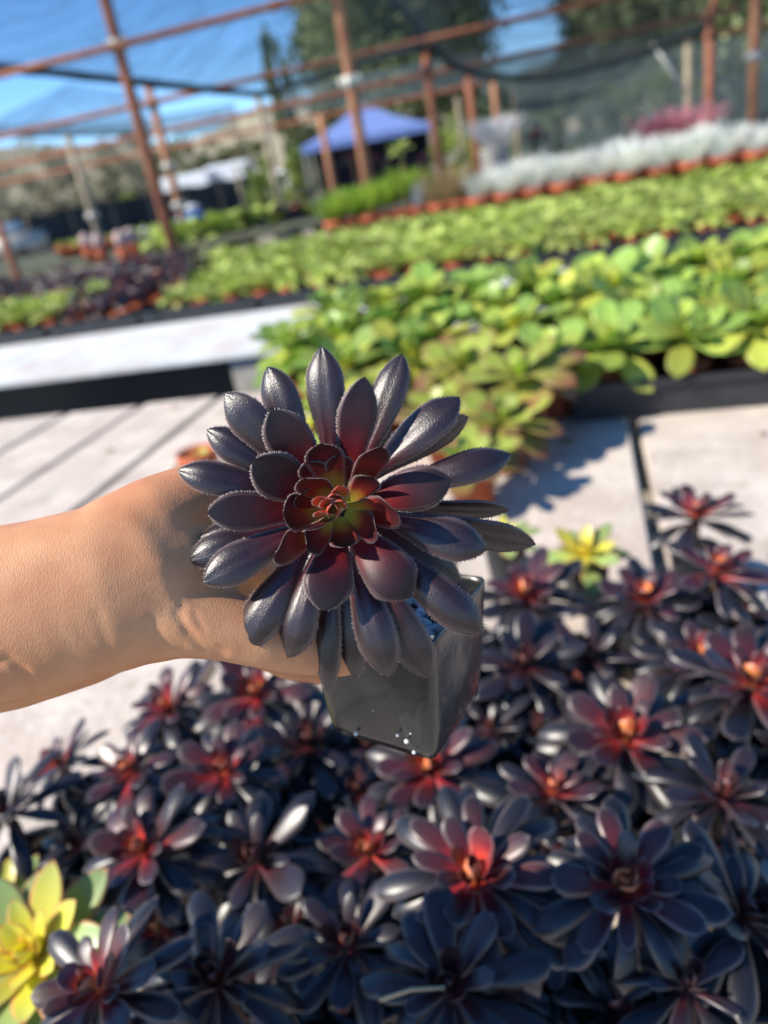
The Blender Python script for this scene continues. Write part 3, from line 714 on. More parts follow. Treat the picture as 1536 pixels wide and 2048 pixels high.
# ------------------------------------------------------------------ shade structure: rusty posts, pipes, nets
PZ = 2.75
def post(px, py, y, top, r, lab, m='rust', clamps=(), name='shade_post', foot=0.0, lean=0.0):
    p = at_y(px, py, y); root = empty(name, (p.x, y, 0)); props(root, lab, 'post')
    bm = bmesh.new(); tube(bm, [(0, 0, foot), (lean * .5, 0, top / 2), (lean, 0, top)], r, 14); add('shaft', bm_mesh('shaft', bm, M[m], True), root)
    for z in clamps:
        bm = bmesh.new(); lathe(bm, [(r + .001, -.05), (r + .018, -.045), (r + .018, .045), (r + .001, .05)], 14, (lean * z / top, 0, z))
        for sx in (-1, 1): box(bm, sx * (r + .03) - .02, sx * (r + .03) + .02, -.03, .03, z - .045, z + .045, bev=.006)
        add('clamp', bm_mesh('clamp', bm, M['galv'], True), root)
    return root
post(235, 90, 7.3, 4.2, .052, 'thick rusty post nearest the camera at left, with a pale clamp where the pipe crosses', 'rust', (2.78,))
post(702, 165, 7.3, 4.2, .048, 'orange rusted post left of the big tree, standing before the blue canopy', 'rust_light', (2.11,))
post(295, 170, 11.7, 2.98, .062, 'rusty post just right of and behind the thick near post', 'rust_light', (2.75, 1.35, 1.9))
post(135, 270, 11.7, 2.62, .052, 'weathered brown post with a dark top at the far left', 'tan_pole', (1.42,))
post(848, 90, 11.7, 2.80, .058, 'rusty post to the right of the blue canopy', 'rust', (2.75,))
post(514, 190, 14.5, 2.84, .055, 'thin dark post in front of the brown hillside', 'tan_pole')
post(640, 230, 14.5, 2.33, .06, 'short orange post in front of the left half of the blue canopy', 'rust_light')
post(935, 140, 17, 2.78, .085, 'rusty post where the hanging net gathers, right of the canopy', 'rust', (2.75,))
post(988, 180, 17, 2.4, .055, 'thin tan stake right of the gathered net', 'rust_light')
post(1028, 200, 19, 2.4, .045, 'thinnest tan stake near the green hedge', 'tan_pole')
post(1420, 40, 17, 2.72, .085, 'rusty corner post at right where the diagonal brace meets the pipe', 'rust')
post(1376, 90, 18.5, 2.6, .07, 'brown post beside the climbing greenery at right', 'tan_pole')
post(1508, 120, 11.7, 3.9, .062, 'rusty post nearest the right edge with a small pale clamp', 'rust_light', (1.82,))
post(5, 470, 9.0, 1.62, .05, 'short rusty stub post at the left edge', 'rust')
post(918, 590 - 360, 24, 2.6, .06, 'distant post behind the net on the hillside side', 'tan_pole')
post(463, 300, 24, 2.0, .05, 'distant thin post over the white vehicles', 'tan_pole')
def pipe(y, x0, x1, z0, z1, r, lab, m='rust'):
    root = empty('cross_pipe', ((x0 + x1) / 2, y, (z0 + z1) / 2)); props(root, lab, 'pipe')
    bm = bmesh.new(); hx = (x1 - x0) / 2; dz = (z1 - z0) / 2
    tube(bm, [(-hx, 0, -dz), (0, 0, 0), (hx, 0, dz)], r, 12); add('tube', bm_mesh('tube', bm, M[m], True), root)
    for k in range(3):
        f = -.6 + .6 * k + .07
        bm = bmesh.new(); tube(bm, [(hx * f - .05, 0, dz * f), (hx * f + .05, 0, dz * f)], r + .01, 12); add('coupling', bm_mesh('coupling', bm, M['rust']), root)
pipe(7.3 - .09, -9, 3.5, 2.76, 2.76, .030, 'nearest long rusty pipe crossing the top left of the sky')
pipe(11.7 - .10, -14, 6, 2.75, 2.76, .038, 'second long rusty pipe passing in front of the big tree')
pipe(17 - .13, -16, 2.9, 2.74, 2.76, .048, 'third rusty pipe ending at the right corner post')
pipe(17 + 6, -20, 9, 2.74, 2.76, .05, 'farthest faint rusty pipe, low behind the third one')
def brace(a, b, r, lab, m='rust'):
    root = empty('brace', a); props(root, lab, 'brace')
    bm = bmesh.new(); d = b - a; tube(bm, [(0, 0, 0), d * .5, d], r, 10); add('rod', bm_mesh('rod', bm, M[m], True), root)
brace(at_y(1402, 62, 16.8), at_y(1440, -20, 16.8), .05, 'short diagonal rusty brace at the right corner post')
brace(at_y(1305, 88, 14.5), at_y(1372, 185, 14.5), .03, 'thin pale bar slanting down in front of the right hedge', 'galv')
brace(at_y(1262, 272, 9), at_y(1306, 228, 9), .018, 'thin pale stick leaning over the silver plants', 'galv')

def net_mat(name, col, a):
    m = mat(name, col, .8, .1, alpha=a); t = m.node_tree; N = t.nodes; K = t.links
    ms = [n for n in N if n.type == 'MIX_SHADER'][0]
    tc = N.new('ShaderNodeTexCoord'); n = N.new('ShaderNodeTexNoise'); n.inputs['Scale'].default_value = 1.3; n.inputs['Detail'].default_value = 6
    mp = N.new('ShaderNodeMapping'); mp.inputs['Scale'].default_value = (1, 5, 3)
    K.new(tc.outputs['Object'], mp.inputs[0]); K.new(mp.outputs[0], n.inputs['Vector'])
    r = N.new('ShaderNodeMapRange'); r.inputs[1].default_value = .3; r.inputs[2].default_value = .7; r.inputs[3].default_value = a * .6; r.inputs[4].default_value = min(.95, a * 1.35)
    K.new(n.outputs[0], r.inputs[0]); K.new(r.outputs[0], ms.inputs[0])
    return m
M['net'] = net_mat('net', (.09, .12, .13), .56)
M['net_thin'] = net_mat('net_thin', (.10, .17, .27), .42)
M['net_dark'] = net_mat('net_dark', (.06, .085, .085), .74)
M['rope'] = mat('rope', (.025, .04, .045), .8, .2)
def net(name, top, bot, sag, m, lab, rope=True, nx=30, ny=12, rr=.045):
    """a shade cloth sheet between two polylines of real points"""
    def ev(pl, u):
        k = u * (len(pl) - 1); i = int(min(k, len(pl) - 2)); return pl[i].lerp(pl[i + 1], k - i)
    c = ev(top, .5); root = empty(name, c); props(root, lab, 'shade net')
    V = []; Fc = []
    for j in range(ny + 1):
        v = j / ny
        for i in range(nx + 1):
            u = i / nx; p = ev(top, u).lerp(ev(bot, u), v)
            p = p + Vector((0, 0, -sag * 4 * v * (1 - v) * (1 + .5 * math.sin(u * 9)))) + Vector((0, .05 * noise.noise(Vector((u * 12, v * 5, 3))), .08 * noise.noise(Vector((u * 9, v * 6, 0))) * math.sin(math.pi * v)))
            V.append(p - c)
    for j in range(ny):
        for i in range(nx):
            a = j * (nx + 1) + i; Fc.append((a, a + 1, a + nx + 2, a + nx + 1))
    add('cloth', mesh('cloth', V, Fc, M[m], True), root)
    if rope:
        bm = bmesh.new(); tube(bm, [V[ny * (nx + 1) + i] for i in range(nx + 1)], [rr * (1 + .5 * noise.noise(Vector((i * .7, 0, 0)))) for i in range(nx + 1)], 7)
        add('hem', bm_mesh('hem', bm, M['rope'], True), root)
Z = at_z; YY = at_y
net('shade_net', [YY(-150, -260, 6.2), YY(250, -330, 6.4), YY(560, -360, 6.8), YY(860, -400, 7.4)], [YY(-150, 118, 7.6), YY(240, 160, 8.6), YY(520, 190, 11.5), YY(850, 92, 11.5)], .05, 'net_thin', 'large overhead shade net across the upper left sky with a dark lower hem')
net('shade_net', [YY(-60, 262, 13), YY(60, 205, 13), YY(135, 166, 13), YY(290, 188, 13)], [YY(-60, 268, 15), YY(80, 272, 15), YY(200, 270, 15), YY(300, 268, 15)], .02, 'net_thin', 'lower piece of netting with a slanting edge at the far left', rr=.02)
net('shade_net', [YY(-60, 248, 21), YY(150, 250, 21), YY(300, 235, 21), YY(470, 205, 21)], [YY(-60, 278, 22), YY(150, 275, 22), YY(300, 272, 22), YY(480, 268, 22)], .02, 'net', 'distant strip of netting hanging level above the grey bushes', rope=False)
net('shade_net', [YY(760, -300, 9), YY(1050, -330, 9), YY(1330, -380, 9), YY(1500, -420, 9)], [YY(765, -20, 13), YY(900, 128, 14), YY(960, 150, 14), YY(1080, 158, 14), YY(1220, 128, 14), YY(1310, 98, 14), YY(1412, 52, 14)], .1, 'net', 'wide dark shade net over the trees with a thick sagging hem', rr=.055)
net('shade_net', [YY(960, 130, 17.3), YY(1100, 103, 17.3), YY(1250, 78, 17.3), YY(1405, 52, 17.3)], [YY(962, 214, 17.4), YY(1050, 228, 17.4), YY(1160, 205, 17.4), YY(1240, 165, 17.4), YY(1310, 120, 17.4), YY(1405, 75, 17.4)], .0, 'net_dark', 'dark net hanging from the third pipe in a deep scallop in front of the trees', rope=False)
net('shade_net', [YY(1030, 150, 19.5), YY(1300, 100, 19.5), YY(1700, 40, 19.5)], [YY(1030, 330, 19.5), YY(1300, 300, 19.5), YY(1700, 240, 19.5)], 0, 'net', 'upright net wall in front of the green hedge at right', rope=False)
net('shade_net', [YY(560, 178, 24.5), YY(760, 140, 24.5), YY(960, 100, 24.5)], [YY(560, 232, 24.5), YY(760, 205, 24.5), YY(960, 170, 24.5)], 0, 'net', 'faint strip of netting above the peak of the blue canopy', rope=False)

# ------------------------------------------------------------------ blue canopy tent
M['blue_cloth'] = mat('blue_cloth', (.17, .25, .52), .7, .2, noise_amt=.1, noise_scale=2, trans=.15)
M['tent_shade'] = mat('tent_shade', (.02, .02, .03), .8, .1)
M['white_paint'] = mat('white_paint', (.78, .78, .78), .3, .5, coat=.3)
M['glass'] = mat('glass', (.03, .04, .05), .08, .8)
M['tyre'] = mat('tyre', (.02, .02, .02), .9, .1)
def tent():
    c = P(742, 330, 36); c.z = 0; root = empty('canopy_tent', c, (0, 0, rad(12))); props(root, 'blue pop-up canopy tent with a peaked roof and dark shade underneath', 'tent')
    hx, hy, ez, pz = 2.9, 1.9, 2.45, 3.72
    V = [(-hx, -hy, ez), (hx, -hy, ez), (hx, hy, ez), (-hx, hy, ez), (-.25, 0, pz), (.25, 0, pz)]
    for k in range(4): V.append((V[k][0] * 1.01, V[k][1] * 1.01, ez - .30))
    bm = bmesh.new(); vv = [bm.verts.new(v) for v in V]
    for f in ((0, 1, 5, 4), (1, 2, 5), (2, 3, 4, 5), (3, 0, 4)): bm.faces.new([vv[i] for i in f])
    bmesh.ops.subdivide_edges(bm, edges=bm.edges[:], cuts=4, use_grid_fill=True)
    for v in bm.verts:
        if v.co.z > ez + .02: v.co.z -= .14 * math.sin(math.pi * (v.co.z - ez) / (pz - ez))
    add('roof', bm_mesh('roof', bm, M['blue_cloth']), root)
    bm = bmesh.new(); vv = [bm.verts.new(v) for v in V]
    for k in range(4): bm.faces.new((vv[k], vv[6 + k], vv[6 + (k + 1) % 4], vv[(k + 1) % 4]))
    for v in list(vv[4:6]): bm.verts.remove(v)
    add('valance', bm_mesh('valance', bm, M['blue_cloth']), root)
    for sx in (-1, 1):
        for sy in (-1, 1):
            bm = bmesh.new(); tube(bm, [(sx * hx * .97, sy * hy * .97, 0), (sx * hx * .97, sy * hy * .97, ez)], .04, 8); add('leg', bm_mesh('leg', bm, M['galv']), root)
    bm = bmesh.new(); box(bm, -hx * .9, hx * .95, hy * .9, hy * .92, .02, ez - .02); add('back_shade', bm_mesh('back_shade', bm, M['tent_shade']), root)  # near-black sheets put in as the shade under the roof
    bm = bmesh.new(); box(bm, hx * .93, hx * .945, -hy * .9, hy * .88, .02, ez - .02); add('side_shade', bm_mesh('side_shade', bm, M['tent_shade']), root)
tent()
def car():
    c = P(575, 372, 40); c.z = 0; root = empty('parked_pickup', c, (0, 0, rad(105))); props(root, 'white pickup truck parked left of the blue canopy', 'truck')
    prof = [(-2.3, .45), (-2.35, 1.0), (-1.0, 1.05), (-.95, 1.1), (-.45, 1.72), (.75, 1.75), (1.05, 1.15), (2.2, 1.0), (2.4, .9), (2.4, .42)]
    bm = bmesh.new(); a = [bm.verts.new((x, -.9, z)) for x, z in prof]; b = [bm.verts.new((x, .9, z)) for x, z in prof]
    for v, (x, z) in zip(a + b, prof + prof):
        if z > 1.2: v.co.y *= .82
    n = len(prof)
    bm.faces.new(a[::-1]); bm.faces.new(b)
    for k in range(n): bm.faces.new((a[k], a[(k + 1) % n], b[(k + 1) % n], b[k]))
    bmesh.ops.bevel(bm, geom=bm.edges[:], offset=.05, segments=2, affect='EDGES'); add('body', bm_mesh('body', bm, M['white_paint'], True), root)
    bm = bmesh.new(); vv = [bm.verts.new(p) for p in ((1.06, -.70, 1.2), (1.06, .70, 1.2), (.80, .66, 1.66), (.80, -.66, 1.66))]; bm.faces.new(vv)
    for v in vv: v.co.x += .03
    add('windscreen', bm_mesh('windscreen', bm, M['glass']), root)
    for sy in (-1, 1):
        bm = bmesh.new(); box(bm, -.5, .72, sy * .83 - .02, sy * .83 + .02, 1.2, 1.6, bev=.01); add('side_window', bm_mesh('side_window', bm, M['glass']), root)
        for x in (-1.5, 1.5):
            bm = bmesh.new(); tube(bm, [(x, sy * .72, .38), (x, sy * .93, .38)], .38, 20); wh = add('wheel', bm_mesh('wheel', bm, M['tyre']), root)
            bm = bmesh.new(); tube(bm, [(x, sy * .931, .38), (x, sy * .94, .38)], .22, 16); add('rim', bm_mesh('rim', bm, M['galv']), wh)
        bm = bmesh.new(); box(bm, 2.385, 2.42, sy * .7 - .15, sy * .7 + .15, .68, .84, bev=.01); add('headlight', bm_mesh('headlight', bm, M['galv']), root)
car()
def trailer(px, py, d, wdt, h, lab):
    c = P(px, py, d); c.z = 0; root = empty('trailer', c, (0, 0, rad(8))); props(root, lab, 'trailer')
    bm = bmesh.new(); box(bm, -wdt / 2, wdt / 2, -1.1, 1.1, .5, h, bev=.12); add('body', bm_mesh('body', bm, M['white_paint'], False), root)
    for k in range(3):
        x = -wdt / 2 + (k + .5) * wdt / 3
        bm = bmesh.new(); box(bm, x - .4, x + .4, -1.125, -1.104, 1.2, 1.65, bev=.005); add('window', bm_mesh('window', bm, M['glass']), root)
        bm = bmesh.new(); tube(bm, [(x, -1.0, .35), (x, -1.15, .35)], .35, 16); add('wheel', bm_mesh('wheel', bm, M['tyre']), root)
trailer(470, 372, 50, 2.9, 2.75, 'white trailer with a bright roof, right one of two beyond the dark fence')
trailer(385, 385, 49, 3.2, 2.55, 'white trailer, left one of two beyond the dark fence')
def greenhouse():
    c = P(0, 420, 30); c.z = 0; root = empty('vehicle_cover', c, (0, 0, rad(10))); props(root, 'white covered vehicle with grey sides at the left edge behind the fence', 'vehicle')
    bm = bmesh.new(); box(bm, -1.5, 1.2, -.8, .8, .35, 1.2, bev=.15); add('body', bm_mesh('body', bm, M['galv'], True), root)
    bm = bmesh.new(); box(bm, -1.3, .5, -.7, .7, 1.205, 1.62, bev=.18); add('roof', bm_mesh('roof', bm, M['white_paint'], True), root)
    for x in (-1, .75):
        bm = bmesh.new(); tube(bm, [(x, -.83, .33), (x, -.7, .33)], .33, 16); add('wheel', bm_mesh('wheel', bm, M['tyre']), root)
greenhouse()
# dark shade cloth fence
def fence():
    a = P(-160, 430, 34); b = P(560, 350, 46); a.z = b.z = 0; root = empty('cloth_fence', a); props(root, 'long dark shade cloth fence low across the left background', 'fence')
    n = 9; d = b - a
    for k in range(n):
        p0 = d * (k / n); p1 = d * ((k + 1) / n); V = []; Fc = []
        for j in range(3):
            for i in range(7):
                p = p0.lerp(p1, .01 + .98 * i / 6); h = (1.75 + .06 * math.cos(i / 6 * 6.28)) * j / 2
                V.append((p.x, p.y + .05 * math.sin(i * 1.7 + k), h + .02))
        for j in range(2):
            for i in range(6):
                q = j * 7 + i; Fc.append((q, q + 1, q + 8, q + 7))
        add('cloth_panel', mesh('cloth_panel', V, Fc, M['fence_cloth'], True), root)
        bm = bmesh.new(); tube(bm, [p0, p0 + Vector((0, 0, 1.95))], .04, 8); add('post', bm_mesh('post', bm, M['tan_pole']), root)
M['fence_cloth'] = mat('fence_cloth', (.035, .045, .05), .8, .1, noise_amt=.4, noise_scale=.8)
fence()
# cooler, bucket, terracotta pots on the third bench
M['blue_plastic'] = mat('blue_plastic', (.05, .22, .62), .4, .5)
M['white_plastic'] = mat('white_plastic', (.8, .8, .8), .4, .5)
def cooler():
    c = at_z(386, 452, .925); root = empty('cooler', c, (0, 0, .2)); props(root, 'blue cooler box with a white domed lid standing on the third bench', 'cooler')
    s = dep(c) * 46 / F / 2
    bm = bmesh.new(); box(bm, -s, s, -s * .7, s * .7, 0, s * 1.1, bev=.02); add('tub', bm_mesh('tub', bm, M['blue_plastic'], True), root)
    bm = bmesh.new(); box(bm, -s * 1.05, s * 1.05, -s * .75, s * .75, s * 1.11, s * 1.75, bev=s * .28); add('lid', bm_mesh('lid', bm, M['white_plastic'], True), root)
    bm = bmesh.new(); tube(bm, [(-s * 1.02, -s * .3, s * .9), (-s * 1.15, -s * .3, s * .6), (-s * 1.15, s * .3, s * .6), (-s * 1.02, s * .3, s * .9)], .008, 8); add('handle', bm_mesh('handle', bm, M['white_plastic'], True), root)
cooler()
def simple_pot(px, py, r, h, m, lab, cat, group=None, z=.922):
    c = at_z(px, py, z); root = empty('plant_pot', c); props(root, lab, cat, group)
    add('pot', round_pot(r, h, m), root)
    o = add('foliage', R.choice(BR + LR), root); o.location.z = h + .02; o.scale = (r * 1.1,) * 3; return root
simple_pot(427, 446, .075, .16, 'white_plastic', 'white pot with a small plant right of the blue cooler', 'pot')
simple_pot(293, 475, .07, .15, 'white_plastic', 'white pot just left of the foot of the thick rusty post', 'pot')
for i in range(16):
    px = 128 + i * 9.5 + R.uniform(-2, 2); c = at_z(px, 505 - i * 2.0, .80)
    simple_pot(px, 512 - i * 1.7 + (i % 2) * 5, .10, .15, 'terracotta', 'terracotta pot in the orange cluster, %s from the left' % ORD[i], 'pot', 'terracotta pots on the third bench')
for i, (px, py) in enumerate([(175, 468), (200, 470), (245, 468), (265, 462)]):
    c = at_z(px, py + 26, 1.09); root = empty('potted_cactus', (c.x, c.y, 1.08)); props(root, 'small pinkish cactus among the terracotta pots, %s from the left' % ORD[i], 'plant', 'pinkish cacti among the terracotta pots')
    bm = bmesh.new(); lathe(bm, [(.001, .0), (.06, .03), (.075, .10), (.05, .16), (.001, .19)], 12); M.setdefault('pinkc', mat('pinkc', (.45, .32, .30), .8)); add('body', bm_mesh('body', bm, M['pinkc'], True), root)
    bm = bmesh.new(); lathe(bm, [(.001, -.155), (.06, -.155), (.08, 0), (.06, .002), (.001, -.01)], 12); add('pot', bm_mesh('pot', bm, M['terracotta'], True), root)
for i in range(14):
    px = 330 + i * 22; c = at_z(px, 492 - i * 4.6, .922)
    if c.y > 13.3: c.y = 13.2
    root = empty('ground_plant', (c.x, c.y, .922)); props(root, 'low mixed plant on the third bench behind the lime bed, %s from the left' % ORD[i], 'plant', 'low plants behind the lime bed')
    o = add('foliage', R.choice(GV + YV + BR + BR + LR), root); q_ = .14 if len(o.data.vertices) > 2000 else .55; o.scale = (q_, q_, q_); o.location.z = .08 if q_ < .2 else 0

# ------------------------------------------------------------------ bushes, hedge, trees
def foliage(name, n, dims, leaf, cols, seed, shape=None, base=0.0):
    rg = random.Random(seed); V = []; Fc = []; C = []
    clumps = []
    for k in range(max(8, n // 90)):
        while True:
            q = Vector((rg.uniform(-1, 1), rg.uniform(-1, 1), rg.uniform(-1, 1)))
            if q.length < 1: break
        if shape: q = shape(q, rg)
        clumps.append((Vector((q.x * dims[0], q.y * dims[1], base + dims[2] * (1 + q.z))), rg.uniform(.16, .34), rg.uniform(0, 1)))
    for k in range(n):
        c, r_, t = rg.choice(clumps)
        d = Vector((rg.gauss(0, 1), rg.gauss(0, 1), rg.gauss(0, 1))).normalized() * (rg.random() ** .4)
        p = c + Vector((d.x * dims[0], d.y * dims[1], d.z * dims[2])) * r_
        if p.z < .02: p.z = .02 + rg.random() * .1
        a = Vector((rg.gauss(0, 1), rg.gauss(0, 1), rg.gauss(0, 1))).normalized() * leaf * rg.uniform(.6, 1.3)
        b = a.cross(Vector((rg.gauss(0, 1), rg.gauss(0, 1), rg.gauss(0, 1)))).normalized() * leaf * .4
        o = len(V); V += [p - a * .5, p + b, p + a * .5, p - b]; Fc.append((o, o + 1, o + 2, o + 3))
        cc = lerp(cols[0], cols[1], min(1, max(0, t + rg.uniform(-.25, .25)))); C += [cc] * 4
    return mesh(name, V, Fc, M['bush_leaf'], False, C)
def bush(px, py, d, hw, h, n, leaf, cols, lab, group=None, seed=0, name='bush', gz=0.0):
    c = P(px, py, d); c.z = gz; root = empty(name, c); props(root, lab, 'bush', group)
    add('foliage', foliage('foliage', n, (hw, hw * .7, h / 2), leaf, cols, seed), root)
    bm = bmesh.new()
    for k in range(4):
        a = k * 1.7; tube(bm, [(0, 0, -.05), (math.cos(a) * hw * .2, math.sin(a) * hw * .2, h * .4)], [.05 * h / 2, .02], 6)
    add('stem', bm_mesh('stem', bm, M['stem']), root)
GREY = ((.28, .27, .19), (.44, .42, .28)); OLIVE = ((.10, .12, .05), (.20, .22, .10)); BRIGHT = ((.16, .24, .04), (.30, .36, .08)); DEEP = ((.09, .13, .055), (.26, .31, .14))  # GREY and DEEP are paled so the leaf colour carries haze
rg0 = random.Random(5)
for i, (px, py, d, hw, h, cs) in enumerate([
    (-40, 400, 62, 5.0, 7.2, GREY), (40, 395, 60, 5.0, 7.0, GREY), (120, 385, 60, 5.0, 6.8, GREY), (205, 375, 60, 4.8, 6.6, GREY), (280, 365, 62, 4.6, 6.4, GREY), (420, 352, 66, 4.2, 5.0, GREY), (480, 345, 66, 4, 4.8, OLIVE)]):
    bush(px, py, d, hw, h, 2600, .32, cs, 'grey green bush beyond the dark fence, %s from the left in the scrub' % ORD[i], 'scrub beyond the dark fence', 200 + i)
bush(368, 345, 56, 2.5, 5.2, 2200, .25, OLIVE, 'darker green round shrub right of the thick rusty post beyond the fence', None, 210)
bush(230, 370, 50, 1.5, 2.2, 1500, .22, BRIGHT, 'yellow green shrub against the grey scrub at left', None, 211)
for i, (px, py, d, hw, h) in enumerate([(520, 330, 34, 1.1, 2.6), (560, 320, 36, 1.1, 2.8), (590, 315, 37, .9, 2.6)]):
    bush(px, py, d, hw, h, 1300, .16, BRIGHT, 'light green shrub left of the blue canopy, %s from the left' % ORD[i], 'shrubs left of the canopy', 220 + i)
for i, (px, py, d, hw, h) in enumerate([(890, 290, 26, 1.1, 2.3), (935, 280, 26, 1.1, 2.5), (985, 270, 25, 1.0, 2.2)]):
    bush(px, py, d, hw, h, 1500, .14, BRIGHT, 'light green shrub between canopy and hedge, %s from the left' % ORD[i], 'shrubs right of the canopy', 230 + i)
for i, (px, d, hw, h) in enumerate([(1040, 21, .9, 1.95), (1095, 21, 1.0, 2.1), (1155, 21, 1.0, 2.25), (1215, 21, 1.0, 2.35), (1275, 21, .9, 2.5), (1310, 20.5, .8, 2.8), (1372, 19, .35, 2.9), (1400, 20.5, .8, 2.0), (1460, 20.5, .8, 2.0), (1520, 20.5, .8, 2.1), (1580, 20.5, .8, 2.2)]):
    bush(px, 240, d, hw, h, 1500, .10, ((.09, .13, .05), (.24, .30, .10)) if i < 7 else ((.05, .09, .06), (.12, .18, .12)), ('section of green hedge behind the net, %s from the left' % ORD[i] if i < 6 else 'tall climbing greenery on the brown post' if i == 6 else 'dark green shrub behind the net at right, %s from the left' % ORD[i - 7]), 'hedge behind the net' if i < 6 else None if i == 6 else 'dark shrubs at the right edge', 240 + i)
def tree(px, d, trunk_h, hw, h, n, leaf, cols, lab, seed, base, y_off=300):
    c = P(px, y_off, d); c.z = 0; root = empty('tree', c); props(root, lab, 'tree')
    rg = random.Random(seed)
    add('crown', foliage('crown', n, (hw, hw * .8, h / 2), leaf, cols, seed, base=base), root)
    bm = bmesh.new(); tube(bm, [(0, 0, -.1), (.2, 0, base * .6), (.1, .2, base + h * .3), (-.2, 0, base + h * .7)], [.55, .42, .3, .1], 10)
    for k in range(9):
        a = rg.uniform(0, 6.28); z = base * .7 + h * rg.uniform(0, .5); tube(bm, [(.1, 0, z), (math.cos(a) * hw * .35, math.sin(a) * hw * .35, z + h * .12), (math.cos(a) * hw * .7, math.sin(a) * hw * .7, z + h * .22)], [.2, .12, .04], 7)
    add('trunk', bm_mesh('trunk', bm, M['stem'], True), root)
tree(845, 50, 4, 6.2, 19, 26000, .50, DEEP, 'huge dark green tree filling the top centre behind the netting', 301, 2.6)
tree(725, 58, 4, 3.6, 15, 12000, .50, DEEP, 'left lobe tree of the dark mass, rising beside the blue sky', 302, 1.2)
bush(612, 330, 47, 1.7, 4.6, 2600, .25, OLIVE, 'olive shrub under the left end of the big trees, above the canopy edge', None, 215)
bush(650, 300, 50, 2.0, 5.6, 2600, .28, OLIVE, 'taller olive shrub just behind the peak of the blue canopy', None, 216)
tree(583, 66, 4, 1.1, 9.5, 2600, .45, DEEP, 'narrow pointed dark tree at the left end of the tree mass', 303, 2.5)
tree(925, 60, 4, 2.3, 16, 6000, .50, DEEP, 'dark tree just left of the gap of blue sky', 304, 2.5)
tree(1225, 50, 4, 3.6, 15, 14000, .50, DEEP, 'dark tree right of the gap of blue sky', 305, 1.6)
tree(1330, 44, 4, 5.0, 14, 14000, .48, DEEP, 'dark tree above the right corner of the pipes', 306, 1.5)
tree(1520, 38, 4, 4.6, 13, 14000, .45, DEEP, 'dark tree at the top right corner', 307, 1.2)
tree(1070, 80, 4, 7.0, 5.0, 7000, .6, DEEP, 'low dark tree closing the bottom of the sky gap', 308, 1.5)
